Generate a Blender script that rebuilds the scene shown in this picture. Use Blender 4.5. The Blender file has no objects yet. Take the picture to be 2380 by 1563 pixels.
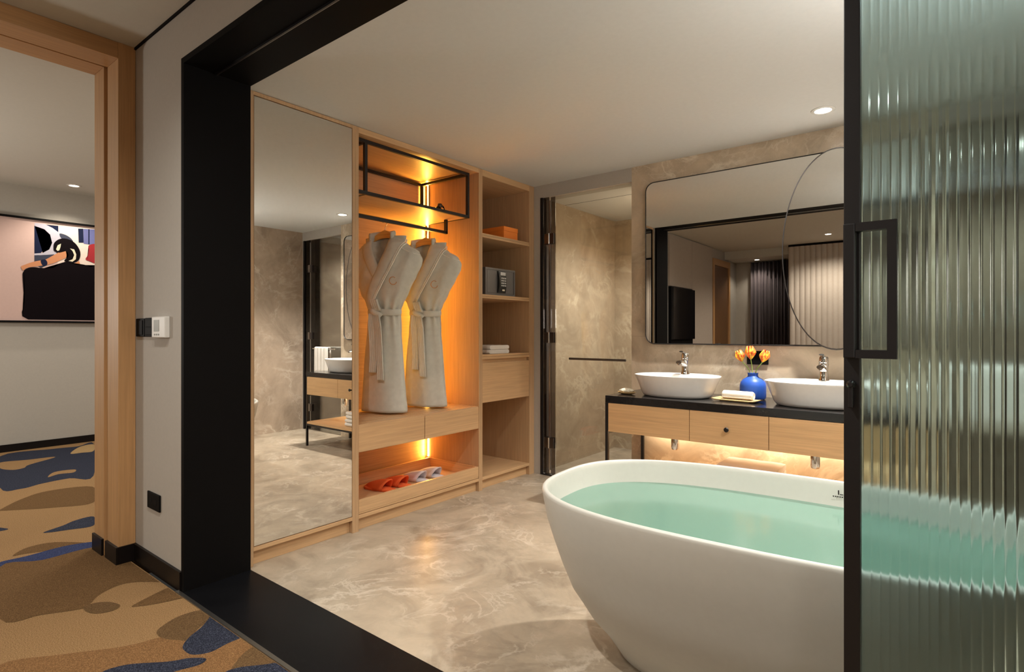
import bpy, bmesh, math, random
from mathutils import Vector, Matrix
random.seed(4)
scn = bpy.context.scene
COL = scn.collection
PI = math.pi

# ------------------------------------------------------------------ materials
def new_mat(name):
    m = bpy.data.materials.new(name); m.use_nodes = True
    nt = m.node_tree; nt.nodes.clear()
    out = nt.nodes.new('ShaderNodeOutputMaterial')
    return m, nt, out
def principled(nt, out, rough=.5, metal=0, spec=.5, **kw):
    b = nt.nodes.new('ShaderNodeBsdfPrincipled')
    b.inputs['Roughness'].default_value = rough
    b.inputs['Metallic'].default_value = metal
    b.inputs['Specular IOR Level'].default_value = spec
    for k, v in kw.items():
        b.inputs[k.replace('_', ' ')].default_value = v
    nt.links.new(b.outputs[0], out.inputs[0])
    return b
def c4(c): return (c[0], c[1], c[2], 1)
def coords(nt, scale=(1, 1, 1), rot=(0, 0, 0)):
    tc = nt.nodes.new('ShaderNodeTexCoord'); mp = nt.nodes.new('ShaderNodeMapping')
    mp.inputs['Scale'].default_value = scale; mp.inputs['Rotation'].default_value = rot
    nt.links.new(tc.outputs['Object'], mp.inputs[0])
    return mp.outputs[0]
def noise(nt, vec, scale, detail=4, rough=.5, dist=0):
    n = nt.nodes.new('ShaderNodeTexNoise')
    n.inputs['Scale'].default_value = scale; n.inputs['Detail'].default_value = detail
    n.inputs['Roughness'].default_value = rough; n.inputs['Distortion'].default_value = dist
    nt.links.new(vec, n.inputs['Vector']); return n.outputs['Fac']
def ramp(nt, fac, stops):
    r = nt.nodes.new('ShaderNodeValToRGB')
    while len(r.color_ramp.elements) < len(stops): r.color_ramp.elements.new(.5)
    for e, (p, c) in zip(r.color_ramp.elements, stops):
        e.position = p; e.color = c4(c) if len(c) == 3 else c
    nt.links.new(fac, r.inputs[0]); return r.outputs[0]
def mixc(nt, fac, a, b, mode='MIX'):
    m = nt.nodes.new('ShaderNodeMix'); m.data_type = 'RGBA'; m.blend_type = mode
    for sock, v in ((m.inputs[0], fac), (m.inputs[6], a), (m.inputs[7], b)):
        if hasattr(v, 'links'): nt.links.new(v, sock)
        elif isinstance(v, (int, float)): sock.default_value = v
        else: sock.default_value = c4(v)
    return m.outputs[2]
def mth(nt, op, a, b=None, c=None):
    m = nt.nodes.new('ShaderNodeMath'); m.operation = op
    for i, v in enumerate((a, b, c)):
        if v is None: continue
        if hasattr(v, 'links'): nt.links.new(v, m.inputs[i])
        else: m.inputs[i].default_value = v
    return m.outputs[0]
def bump(nt, b, h, strength=.2, dist=.01):
    n = nt.nodes.new('ShaderNodeBump'); n.inputs['Strength'].default_value = strength
    n.inputs['Distance'].default_value = dist
    nt.links.new(h, n.inputs['Height']); nt.links.new(n.outputs[0], b.inputs['Normal'])

def plain(name, col, rough=.5, metal=0, spec=.5, var=0, vscale=40, bmp=0, **kw):
    m, nt, out = new_mat(name); b = principled(nt, out, rough, metal, spec, **kw)
    b.inputs['Base Color'].default_value = c4(col)
    v = coords(nt)
    n = noise(nt, v, vscale, 3)
    d = max(var, .015)
    lo = tuple(x * (1 - d) for x in col); hi = tuple(min(1, x * (1 + d)) for x in col)
    nt.links.new(ramp(nt, n, [(.3, lo), (.7, hi)]), b.inputs['Base Color'])
    if bmp: bump(nt, b, n, bmp, .002)
    return m

def wood(name, col, grain='z', rough=.42, contrast=.16):
    m, nt, out = new_mat(name); b = principled(nt, out, rough, 0, .4)
    s = {'z': (26, 26, .8), 'y': (26, .8, 26), 'x': (.8, 26, 26)}[grain]
    v = coords(nt, s)
    n1 = noise(nt, v, 3.5, 5, .6, .3)
    s2 = tuple(x * .25 if x > 1 else x for x in s)
    n2 = noise(nt, coords(nt, s2), 2.0, 2, .5, .5)
    dark = tuple(x * (1 - contrast) for x in col); lite = tuple(min(1, x * (1 + contrast)) for x in col)
    c = ramp(nt, n1, [(.28, dark), (.5, col), (.72, lite)])
    c = mixc(nt, mth(nt, 'MULTIPLY', n2, .35), c, tuple(x * .8 for x in col))
    nt.links.new(c, b.inputs['Base Color'])
    bump(nt, b, n1, .12, .001)
    return m

def marble(name, base, dark, vein, rough=.35, vscale=1.0, veinw=1.0, joints=None, spec=.45):
    m, nt, out = new_mat(name); b = principled(nt, out, rough, 0, spec)
    v = coords(nt)
    cloud = noise(nt, v, 1.6 * vscale, 8, .62, 1.2)
    c = ramp(nt, cloud, [(.33, dark), (.50, base), (.68, tuple(x * 1.18 for x in base))])
    fine = noise(nt, v, 14 * vscale, 6, .7, .6)
    mid = noise(nt, v, 5 * vscale, 7, .68, 1.0)
    c = mixc(nt, mth(nt, 'MULTIPLY', ramp(nt, mid, [(.42, (0, 0, 0)), (.66, (1, 1, 1))]), .55), c, tuple(x * .74 for x in base))
    c = mixc(nt, mth(nt, 'MULTIPLY', fine, .30), c, tuple(x * .80 for x in base))
    # ridged veins from distorted noise
    def veins(scale, dist, width, amount):
        n = noise(nt, v, scale, 9, .60, dist)
        a = mth(nt, 'ABSOLUTE', mth(nt, 'SUBTRACT', n, .5))
        r = ramp(nt, a, [(0, (1, 1, 1)), (width, (0, 0, 0))])
        gate = noise(nt, v, scale * .8 + .35, 2, .5, 0)
        g = ramp(nt, gate, [(.45, (0, 0, 0)), (.62, (1, 1, 1))])
        return mth(nt, 'MULTIPLY', mth(nt, 'MULTIPLY', r, g), amount)
    c = mixc(nt, veins(1.25 * vscale, .7, .011 * veinw, .62), c, vein)
    c = mixc(nt, veins(2.9 * vscale, .5, .010 * veinw, .38), c, vein)
    if joints:
        # thin grout lines at given world positions: list of (axis, value)
        tc = nt.nodes.new('ShaderNodeTexCoord'); sp = nt.nodes.new('ShaderNodeSeparateXYZ')
        nt.links.new(tc.outputs['Object'], sp.inputs[0])
        for ax, val in joints:
            d = mth(nt, 'ABSOLUTE', mth(nt, 'SUBTRACT', sp.outputs[ax], val))
            k = mth(nt, 'LESS_THAN', d, .0013)
            c = mixc(nt, mth(nt, 'MULTIPLY', k, .55), c, tuple(x * .5 for x in base))
    nt.links.new(c, b.inputs['Base Color'])
    return m

def emis(name, col, strength):
    m, nt, out = new_mat(name)
    e = nt.nodes.new('ShaderNodeEmission'); e.inputs[0].default_value = c4(col)
    e.inputs[1].default_value = strength
    nt.links.new(e.outputs[0], out.inputs[0]); return m

def thin_glass(name, tint, gloss=.5, rough=.0):
    """flat architectural glass: tinted transparency with Fresnel reflection"""
    m, nt, out = new_mat(name)
    t = nt.nodes.new('ShaderNodeBsdfTransparent'); t.inputs[0].default_value = c4(tint)
    g = nt.nodes.new('ShaderNodeBsdfGlossy'); g.inputs['Roughness'].default_value = rough
    g.inputs[0].default_value = (1, 1, 1, 1)
    f = nt.nodes.new('ShaderNodeFresnel'); f.inputs[0].default_value = 1.45
    mx = nt.nodes.new('ShaderNodeMixShader')
    nt.links.new(mth(nt, 'MULTIPLY', f.outputs[0], gloss), mx.inputs[0])
    nt.links.new(t.outputs[0], mx.inputs[1]); nt.links.new(g.outputs[0], mx.inputs[2])
    nt.links.new(mx.outputs[0], out.inputs[0]); return m

OAK = (.50, .318, .172)
M = {}
M['oak_v'] = wood('oak_vertical_grain', OAK, 'z')
M['oak_h'] = wood('oak_horizontal_grain', (.58, .365, .190), 'y')
M['oak_x'] = wood('oak_grain_across', (.62, .385, .190), 'x')
M['oak_case'] = wood('oak_casing', (.48, .27, .118), 'z')
M['oak_casey'] = wood('oak_casing_head', (.48, .27, .118), 'y')
M['oak_dark'] = wood('brown_door_wood', (.16, .08, .035), 'z')
M['marble_floor'] = marble('beige_marble_floor', (.42, .345, .258), (.22, .172, .123), (.72, .64, .53), .3, 1.5, 2.6,
                           joints=[])
M['marble_wall'] = marble('beige_marble_wall', (.54, .435, .315), (.33, .255, .178), (.80, .72, .58), .3, 1.2, 2.2,
                          joints=[('Z', 1.2)])
M['marble_shower'] = marble('shower_marble', (.46, .365, .262), (.31, .238, .168), (.66, .57, .43), .3, 1.2, 2.4)
M['marble_grey'] = marble('grey_brown_marble', (.46, .365, .280), (.27, .208, .155), (.74, .65, .54), .34, 1.2, 2.2,
                          joints=[('Z', 1.2)])
M['plaster'] = plain('grey_plaster', (.42, .385, .34), .75, var=.02, vscale=60, bmp=.05)
M['plaster_living'] = plain('grey_plaster_living', (.40, .37, .325), .8, var=.02, vscale=60)
M['ceiling'] = plain('painted_ceiling', (.60, .60, .58), .85, var=.01)
M['ceil_bed'] = plain('painted_bedroom_ceiling', (.55, .535, .485), .85, var=.01)
M['black'] = plain('black_satin_panel', (.005, .0045, .0045), .6, spec=.05)
M['black_metal'] = plain('black_powder_metal', (.010, .009, .010), .38, spec=.4)
M['black_stone'] = marble('black_threshold_stone', (.006, .006, .007), (.004, .004, .005), (.012, .012, .012), .32, 1.0, .4,
                          joints=[('X', -1.9), ('X', -2.45), ('X', -1.35)], spec=.10)
M['counter'] = marble('black_counter_stone', (.014, .013, .014), (.009, .009, .010), (.035, .033, .032), .16, 1.3, .35)
M['skirt'] = plain('dark_skirting', (.007, .005, .0045), .4, spec=.2)
M['alu'] = plain('aluminium_strip', (.32, .31, .29), .4, 1)
M['chrome'] = plain('polished_chrome', (.72, .72, .72), .07, 1)
M['chrome_dark'] = plain('dark_chrome', (.14, .13, .13), .32, 1)
M['steel'] = plain('brushed_steel', (.42, .42, .43), .3, 1)
M['mirror'] = plain('mirror_silver', (.80, .79, .76), .0, 1)
M['porcelain'] = plain('white_porcelain', (.80, .775, .74), .14, spec=.5)
M['tub'] = plain('matt_white_tub', (.54, .525, .475), .38, spec=.4)
M['towel'] = plain('white_towel', (.78, .745, .69), .95, var=.06, vscale=400, bmp=.5)
M['robe'] = plain('grey_velour', (.60, .60, .54), .95, var=.05, vscale=30, bmp=.12)
M['robe_trim'] = plain('pale_velour_piping', (.82, .80, .72), .95, var=.08, vscale=120, bmp=.4)
M['embroid'] = plain('orange_embroidery', (.62, .25, .07), .8)
M['hanger'] = wood('hanger_wood', (.72, .38, .10), 'x', .35)
M['orange'] = plain('orange_felt', (.80, .14, .03), .85, var=.05, vscale=200, bmp=.3)
M['orange_box'] = plain('orange_card', (.95, .27, .04), .5)
M['white_felt'] = plain('white_felt', (.72, .70, .74), .9, var=.03, vscale=200, bmp=.3)
M['safe'] = plain('graphite_metal', (.15, .14, .135), .45, .4)
M['safe_dark'] = plain('dark_safe_plastic', (.012, .012, .013), .3)
M['safe_light'] = plain('pale_keys', (.6, .6, .6), .4)
M['vase'] = plain('cobalt_glaze', (.022, .085, .40), .42, spec=.35)
M['stem'] = plain('tulip_stem', (.30, .42, .08), .5)
M['bamboo'] = wood('bamboo_tray', (.60, .40, .18), 'x', .5)
M['cream'] = plain('cream_loofah', (.85, .80, .64), .9, var=.15, vscale=150, bmp=.6)
M['white_plastic'] = plain('white_plastic', (.66, .64, .60), .4)
M['lcd'] = plain('lcd_grey', (.20, .20, .17), .3)
M['glass'] = thin_glass('clear_shower_glass', (.93, .94, .92), .8)
M['glass_dark'] = thin_glass('smoked_glass', (.42, .40, .39), 1.0)
M['led'] = emis('warm_led', (1.0, .60, .17), 12)
M['led_v'] = emis('warm_led_vanity', (1.0, .74, .42), 10)
M['lens'] = emis('downlight_lens', (1.0, .93, .82), 14)
M['lens_dim'] = emis('downlight_lens_small', (1.0, .90, .74), 5)
M['gap'] = plain('dark_gap', (.008, .006, .005), .9, spec=.1)
M['panel_taupe'] = plain('taupe_wall_panel', (.42, .36, .31), .6, var=.03, vscale=30)
M['ribbed'] = plain('ribbed_panel', (.50, .44, .385), .7, var=.02)
M['tvblack'] = plain('screen_black', (.004, .004, .005), .12)
def curtain_mat():
    m, nt, out = new_mat('dark_curtain'); b = principled(nt, out, .9)
    v = coords(nt, (45, 1, .02))
    n = noise(nt, v, 1.6, 2)
    nt.links.new(ramp(nt, n, [(.42, (.035, .026, .032)), (.60, (.13, .105, .11))]), b.inputs['Base Color'])
    return m
M['curtain'] = curtain_mat()

def carpet_mat(name, col, speck, amt=.35):
    m, nt, out = new_mat(name); b = principled(nt, out, 1.0, 0, .1)
    v = coords(nt)
    n = noise(nt, v, 260, 2, .7)
    w = noise(nt, v, 900, 1, .5)
    c = ramp(nt, n, [(.38, tuple(x * (1 - amt) for x in col)), (.52, col), (.68, speck)])
    nt.links.new(c, b.inputs['Base Color'])
    bump(nt, b, n, .6, .004)
    return m
CM = {
 'tan': carpet_mat('carpet_tan', (.285, .168, .075), (.40, .25, .125)),
 'gold': carpet_mat('carpet_gold', (.38, .25, .115), (.5, .35, .18)),
 'brown': carpet_mat('carpet_brown', (.135, .074, .030), (.20, .115, .05)),
 'dark': carpet_mat('carpet_dark_brown', (.125, .072, .032), (.18, .11, .05)),
 'ochre': carpet_mat('carpet_ochre', (.21, .108, .043), (.30, .17, .075)),
 'navy': carpet_mat('carpet_navy', (.025, .028, .045), (.075, .085, .12), .5),
 'blue': carpet_mat('carpet_blue', (.032, .042, .105), (.06, .08, .17), .4)}

def tulip_mat():
    m, nt, out = new_mat('tulip_petals'); b = principled(nt, out, .45)
    tc = nt.nodes.new('ShaderNodeTexCoord'); sp = nt.nodes.new('ShaderNodeSeparateXYZ')
    nt.links.new(tc.outputs['Object'], sp.inputs[0])
    v = coords(nt, (1, 1, .35))
    n = noise(nt, v, 90, 3)
    nt.links.new(ramp(nt, n, [(.40, (.80, .10, .015)), (.52, (.88, .20, .02)), (.60, (.95, .62, .05))]), b.inputs['Base Color'])
    return m
M['tulip'] = tulip_mat()

def water_mat():
    m, nt, out = new_mat('teal_bath_water')
    t = nt.nodes.new('ShaderNodeBsdfTransparent'); t.inputs[0].default_value = (.60, .84, .74, 1)
    d = nt.nodes.new('ShaderNodeBsdfDiffuse'); d.inputs[0].default_value = (.235, .39, .325, 1)
    a = nt.nodes.new('ShaderNodeMixShader'); a.inputs[0].default_value = .42
    nt.links.new(t.outputs[0], a.inputs[1]); nt.links.new(d.outputs[0], a.inputs[2])
    g = nt.nodes.new('ShaderNodeBsdfGlossy'); g.inputs['Roughness'].default_value = .14
    g.inputs[0].default_value = (1, 1, 1, 1)
    f = nt.nodes.new('ShaderNodeFresnel'); f.inputs[0].default_value = 1.33
    n = noise(nt, coords(nt), 5, 2)
    bp = nt.nodes.new('ShaderNodeBump'); bp.inputs['Strength'].default_value = .08; bp.inputs['Distance'].default_value = .01
    nt.links.new(n, bp.inputs['Height']); nt.links.new(bp.outputs[0], g.inputs['Normal'])
    mx = nt.nodes.new('ShaderNodeMixShader')
    nt.links.new(f.outputs[0], mx.inputs[0]); nt.links.new(a.outputs[0], mx.inputs[1]); nt.links.new(g.outputs[0], mx.inputs[2])
    nt.links.new(mx.outputs[0], out.inputs[0]); return m
M['water'] = water_mat()

def fluted_mat():
    m, nt, out = new_mat('fluted_green_glass')
    b = principled(nt, out, .10, 0, .5)
    b.inputs['Base Color'].default_value = (.36, .485, .485, 1)
    b.inputs['Transmission Weight'].default_value = 1.0
    b.inputs['IOR'].default_value = 1.45
    return m
M['fluted'] = fluted_mat()

# ------------------------------------------------------------------ geometry helpers
def B(): return bmesh.new()
def box(bm, x0, x1, y0, y1, z0, z1, bev=0, mi=0):
    vs = [bm.verts.new((x, y, z)) for x in (x0, x1) for y in (y0, y1) for z in (z0, z1)]
    F = [(0, 1, 3, 2), (4, 6, 7, 5), (0, 4, 5, 1), (2, 3, 7, 6), (0, 2, 6, 4), (1, 5, 7, 3)]
    fs = [bm.faces.new([vs[i] for i in f]) for f in F]
    for f in fs: f.material_index = mi
    if bev:
        es = list({e for f in fs for e in f.edges})
        r = bmesh.ops.bevel(bm, geom=es, offset=bev, segments=2, affect='EDGES', profile=.6)
        for f in r['faces']: f.material_index = mi
    return bm
def bx(*a, **k): return box(B(), *a, **k)
def frame_basis(d):
    d = d.normalized(); up = Vector((0, 0, 1)) if abs(d.z) < .95 else Vector((1, 0, 0))
    a = d.cross(up).normalized(); b = a.cross(d).normalized(); return a, b
def tube(bm, pts, r, seg=12, caps=True, flat=None, closed=False):
    """r: number or list; flat=(sx, sy, fixed normal vector) makes an elliptical band"""
    pts = [Vector(p) for p in pts]; n = len(pts); rings = []
    prev = None
    for i, p in enumerate(pts):
        if closed: d = pts[(i + 1) % n] - pts[i - 1]
        else: d = pts[min(i + 1, n - 1)] - pts[max(i - 1, 0)]
        rr = r[i] if isinstance(r, (list, tuple)) else r
        if flat:
            nv = Vector(flat[2]); b = nv.normalized(); a = d.normalized().cross(b).normalized()
            sa, sb = flat[0], flat[1]
        else:
            if prev is None: a, b = frame_basis(d)
            else:
                dd = d.normalized(); a = (prev - dd * prev.dot(dd)).normalized(); b = a.cross(dd).normalized()
            prev = a; sa = sb = 1
        rings.append([bm.verts.new(p + a * math.cos(2 * PI * k / seg) * rr * sa + b * math.sin(2 * PI * k / seg) * rr * sb) for k in range(seg)])
    m = n if closed else n - 1
    for i in range(m):
        A, C = rings[i], rings[(i + 1) % n]
        for k in range(seg):
            bm.faces.new((A[k], A[(k + 1) % seg], C[(k + 1) % seg], C[k]))
    if caps and not closed:
        bm.faces.new(rings[0][::-1]); bm.faces.new(rings[-1])
    return bm
def lathe(bm, prof, seg=32, c=(0, 0, 0), sx=1, sy=1, axis='z'):
    rings = []
    for r, z in prof:
        if r < 1e-5: rings.append([bm.verts.new(Vector(c) + Vector((0, 0, z)))])
        else: rings.append([bm.verts.new(Vector(c) + Vector((r * sx * math.cos(2 * PI * k / seg), r * sy * math.sin(2 * PI * k / seg), z))) for k in range(seg)])
    for A, C in zip(rings, rings[1:]):
        if len(A) == 1 and len(C) == 1: continue
        for k in range(seg):
            k2 = (k + 1) % seg
            if len(A) == 1: bm.faces.new((A[0], C[k2], C[k]))
            elif len(C) == 1: bm.faces.new((A[k], A[k2], C[0]))
            else: bm.faces.new((A[k], A[k2], C[k2], C[k]))
    return bm
def loft(bm, rings, close=True, cap0=False, cap1=False):
    R = [[bm.verts.new(p) for p in r] for r in rings]
    for A, C in zip(R, R[1:]):
        n = len(A)
        for k in range(n if close else n - 1):
            bm.faces.new((A[k], A[(k + 1) % n], C[(k + 1) % n], C[k]))
    if cap0: bm.faces.new(R[0][::-1])
    if cap1: bm.faces.new(R[-1])
    return bm
def prism(bm, poly, z0, z1, mi=0):
    """polygon in XY extruded in z"""
    a = [bm.verts.new((x, y, z0)) for x, y in poly]; b = [bm.verts.new((x, y, z1)) for x, y in poly]
    n = len(poly); fs = [bm.faces.new(a[::-1]), bm.faces.new(b)]
    for k in range(n): fs.append(bm.faces.new((a[k], a[(k + 1) % n], b[(k + 1) % n], b[k])))
    for f in fs: f.material_index = mi
    return bm
def rrect(x0, x1, z0, z1, r, n=8):
    P = []
    for cx, cz, a0 in ((x1 - r, z1 - r, 0), (x0 + r, z1 - r, 90), (x0 + r, z0 + r, 180), (x1 - r, z0 + r, 270)):
        for k in range(n + 1):
            a = math.radians(a0 + 90 * k / n); P.append((cx + r * math.cos(a), cz + r * math.sin(a)))
    return P
def xform(bm, mat):
    bmesh.ops.transform(bm, matrix=mat, verts=bm.verts); return bm
def superell(a, b, n, k, N):
    t = 2 * PI * k / N; c, s = math.cos(t), math.sin(t)
    return (a * math.copysign(abs(c) ** (2 / n), c), b * math.copysign(abs(s) ** (2 / n), s))
def smoothpts(P, sub=6, closed=True):
    n = len(P); out = []
    rng = range(n) if closed else range(n - 1)
    for i in rng:
        g = (lambda j: P[j % n]) if closed else (lambda j: P[max(0, min(n - 1, j))])
        p0, p1, p2, p3 = g(i - 1), g(i), g(i + 1), g(i + 2)
        for k in range(sub):
            t = k / sub
            out.append(tuple(.5 * (2 * b + (c - a) * t + (2 * a - 5 * b + 4 * c - d) * t * t + (-a + 3 * b - 3 * c + d) * t ** 3)
                             for a, b, c, d in zip(p0, p1, p2, p3)))
    if not closed: out.append(tuple(P[-1]))
    return out

def wloc(o):
    v = Vector((0, 0, 0))
    while o: v = v + Vector(o.location); o = o.parent
    return v
def obj(name, bm, mat, parent=None, smooth=False, label=None, recalc=True, loc=None, angle=35):
    """one mesh object; geometry is given in world coordinates (children are shifted to their parent)"""
    if recalc: bmesh.ops.recalc_face_normals(bm, faces=bm.faces)
    off = wloc(parent) if parent else Vector((0, 0, 0))
    if loc: off = Vector(loc)
    if off.length: bmesh.ops.translate(bm, vec=-off, verts=bm.verts)
    if smooth:
        for f in bm.faces: f.smooth = True
        for e in bm.edges:
            if len(e.link_faces) == 2 and e.calc_face_angle(0) > math.radians(angle): e.smooth = False
    me = bpy.data.meshes.new(name); bm.to_mesh(me); bm.free()
    o = bpy.data.objects.new(name, me)
    for m in (mat if isinstance(mat, (list, tuple)) else [mat]): me.materials.append(M[m] if isinstance(m, str) else m)
    COL.objects.link(o)
    if parent: o.parent = parent
    elif loc: o.location = loc
    if label: o['label'] = label
    return o
def thing(name, label, cat, loc=(0, 0, 0), group=None):
    o = bpy.data.objects.new(name, None); COL.objects.link(o); o.empty_display_size = .1
    o.location = loc; o['label'] = label; o['category'] = cat
    if group: o['group'] = group
    return o
def tag(o, label, cat, group=None, kind=None):
    o['label'] = label; o['category'] = cat
    if group: o['group'] = group
    if kind: o['kind'] = kind
    return o
def struct(name, bm, mat, label=None, cat=None, parent=None, smooth=False):
    o = obj(name, bm, mat, parent, smooth)
    if not parent: o['kind'] = 'structure'
    if label: o['label'] = label
    if cat: o['category'] = cat
    return o
def structE(name, label, cat, loc=(0, 0, 0)):
    o = thing(name, label, cat, loc); o['kind'] = 'structure'; return o
def copy_tree(o, parent=None, delta=None):
    c = o.copy(); COL.objects.link(c)
    c.parent = parent
    if delta is not None: c.location = Vector(o.location) + Vector(delta)
    for ch in list(o.children): copy_tree(ch, c)
    return c

# ------------------------------------------------------------------ key dimensions (metres)
H_BATH, H_BED = 2.5, 2.7677
XW = -2.8955          # wardrobe front
YB = 3.973            # bathroom back wall
XL = -3.4953          # left wall of bedroom and bathroom
XR = .76              # right wall of bathroom
Y0, Y1 = 1.125, 1.440 # portal wall
XJ = -2.858           # portal left jamb
CARPET=[
 ('navy',[(-7.44, 1.226), (-7.475, 1.646), (-7.427, 1.851), (-7.486, 2.008), (-5.8, 1.556), (-5.86, 1.403), (-5.83, 1.216), (-5.764, 1.073), (-5.933, 0.978)]),
 ('tan',[(-7.08, 1.167), (-7.026, 1.355), (-6.972, 1.56), (-6.754, 1.317), (-6.634, 1.257), (-6.614, 1.174), (-6.785, 1.118)]),
 ('gold',[(-7.048, 1.696), (-7.382, 1.858), (-7.43, 1.993), (-7.01, 1.88), (-7.005, 1.781)]),
 ('tan',[(-6.044, 1.3), (-6.225, 1.386), (-6.199, 1.522), (-6.076, 1.484), (-6.104, 1.388)]),
 ('brown',[(-5.197, 0.856), (-5.402, 1.006), (-5.522, 1.19), (-5.397, 1.441), (-4.891, 1.312), (-4.97, 1.095), (-5.083, 0.946), (-5.166, 0.851)]),
 ('navy',[(-4.392, 0.921), (-4.459, 1.035), (-4.519, 1.115), (-4.518, 1.212), (-4.307, 1.155), (-4.333, 1.037)]),
 ('navy',[(-4.769, 0.756), (-4.722, 0.778), (-4.646, 0.805), (-4.637, 0.764), (-4.663, 0.739)]),
 ('brown',[(-4.07, 0.722), (-4.162, 0.803), (-4.141, 0.922), (-3.953, 1.05), (-3.974, 0.951), (-4.053, 0.773)]),
 ('blue',[(-4.011, 0.661), (-4.006, 0.773), (-4.022, 0.934), (-3.976, 1.061), (-3.91, 1.105), (-3.833, 1.083), (-3.871, 1.033), (-3.87, 0.808), (-3.887, 0.707), (-3.929, 0.647)]),
 ('brown',[(-3.929, 0.647), (-3.87, 0.808), (-3.871, 1.033), (-3.686, 1.101), (-3.395, 1.148), (-2.913, 1.137), (-2.964, 1.11), (-3.075, 1.095), (-3.191, 0.988), (-3.156, 0.875), (-3.072, 0.812), (-3.047, 0.782), (-3.122, 0.651), (-3.218, 0.53)]),
 ('dark',[(-3.059, 0.785), (-3.069, 0.827), (-3.028, 0.872), (-2.955, 0.892), (-2.922, 0.857), (-2.947, 0.802), (-3.005, 0.779)]),
 ('brown',[(-2.905, 0.924), (-2.947, 1.014), (-2.972, 1.104), (-2.889, 1.128), (-2.808, 1.124), (-2.837, 1.01), (-2.878, 0.94)]),
 ('ochre',[(-2.772, 0.457), (-2.673, 0.621), (-2.551, 0.79), (-2.506, 0.923), (-2.423, 0.969), (-2.293, 0.994), (-2.244, 1.111), (-1.872, 1.119), (-1.909, 0.967), (-2.503, 0.412)]),
 ('dark',[(-2.569, 0.903), (-2.61, 0.945), (-2.64, 1.022), (-2.612, 1.114), (-2.511, 1.124), (-2.474, 1.031), (-2.406, 0.963), (-2.436, 0.935), (-2.494, 0.903)]),
 ('navy',[(-2.377, 0.928), (-2.423, 0.969), (-2.468, 1.036), (-2.531, 1.115), (-2.389, 1.12), (-2.27, 1.12), (-2.257, 1.042), (-2.248, 0.975), (-2.281, 0.927), (-2.332, 0.918)]),
 ('navy',[(-2.411, 0.669), (-2.407, 0.745), (-2.307, 0.85), (-2.27, 0.908), (-2.217, 0.946), (-2.194, 0.914), (-2.219, 0.845), (-2.247, 0.76)]),
 ('dark',[(-2.059, 0.966), (-2.111, 1.013), (-2.149, 1.072), (-2.131, 1.113), (-1.95, 1.123), (-1.95, 1.09), (-2.004, 1.015)]),
 ('navy',[(-2.056, 0.949), (-2.065, 0.991), (-2.011, 1.058), (-1.966, 1.107), (-1.872, 1.111), (-1.874, 1.024)]),
]
ART=[
 ('art_pink',[(1.01, 2.398), (2.076, 2.403), (2.076, 1.346), (1.01, 1.371)],0),
 ('art_white',[(1.726, 2.379), (2.076, 2.399), (2.076, 1.942), (1.719, 1.947)],0),
 ('art_navy',[(1.525, 2.352), (1.594, 2.377), (1.594, 2.377), (1.726, 2.379), (1.726, 2.295), (1.525, 1.989)],0),
 ('art_lilac',[(1.525, 2.38), (1.607, 2.384), (1.677, 2.35), (1.734, 2.305), (1.755, 2.245), (1.712, 2.204), (1.684, 2.138), (1.719, 2.071), (1.525, 2.04), (1.525, 2.059), (1.594, 2.073), (1.649, 2.116), (1.673, 2.19), (1.656, 2.276), (1.607, 2.327), (1.529, 2.349)],0),
 ('art_slate',[(1.525, 2.037), (1.691, 2.068), (1.677, 1.978), (1.58, 1.912), (1.525, 1.946)],0),
 ('art_slate',[(1.737, 2.298), (1.791, 2.29), (1.835, 2.26), (1.857, 2.222), (1.827, 2.227), (1.755, 2.245)],1),
 ('art_navy',[(1.9, 2.375), (1.946, 2.38), (1.95, 2.225), (1.905, 2.221)],0),
 ('art_blue',[(1.947, 2.38), (2.076, 2.389), (2.076, 2.212), (1.95, 2.215)],0),
 ('art_navy',[(1.993, 2.382), (2.004, 2.384), (2.004, 2.213), (1.993, 2.212)],0),
 ('art_red',[(1.999, 2.203), (2.076, 2.212), (2.076, 2.017), (2.007, 2.024), (1.967, 2.043), (1.988, 2.091), (1.997, 2.148)],1),
 ('art_skin',[(1.849, 1.977), (1.909, 2.019), (1.92, 1.974), (1.864, 1.964)],0),
 ('art_black',[(1.429, 1.8), (1.435, 1.86), (1.465, 1.897), (1.512, 1.914), (1.58, 1.912), (1.677, 1.92), (1.734, 1.966), (1.791, 1.998), (1.849, 1.986), (1.909, 1.973), (1.953, 1.982), (2.014, 1.96), (2.076, 1.942), (2.076, 1.36), (1.475, 1.364), (1.445, 1.552)],1),
 ('art_skin',[(1.416, 1.91), (1.439, 1.929), (1.512, 1.969), (1.58, 1.993), (1.621, 2.008), (1.684, 2.058), (1.748, 2.106), (1.791, 2.11), (1.811, 2.09), (1.805, 2.054), (1.762, 2.022), (1.677, 1.969), (1.594, 1.939), (1.472, 1.906), (1.435, 1.873)],1),
 ('art_navy',[(1.576, 1.99), (1.618, 2.003), (1.632, 1.956), (1.594, 1.937)],1),
 ('art_black',[(1.684, 2.138), (1.691, 2.192), (1.734, 2.238), (1.791, 2.25), (1.849, 2.23), (1.894, 2.181), (1.92, 2.111), (1.909, 2.037), (1.871, 1.997), (1.82, 1.987), (1.777, 2.01), (1.813, 2.063), (1.791, 2.115), (1.734, 2.091), (1.691, 2.104)],1),
 ('art_cream',[(1.705, 2.123), (1.719, 2.169), (1.748, 2.19), (1.744, 2.154), (1.734, 2.117), (1.719, 2.107)],0),
 ('art_cream',[(1.827, 2.146), (1.864, 2.141), (1.882, 2.089), (1.879, 2.034), (1.849, 2.004), (1.813, 2.009), (1.849, 2.031), (1.864, 2.078), (1.849, 2.122)],0),
]
# ================================================================== SETTING
struct('floor', bx(XL, 1.0, Y1, 5.6, -.1, 0), 'marble_floor', 'beige marble floor of the bathroom with pale veins', 'floor')
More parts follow.
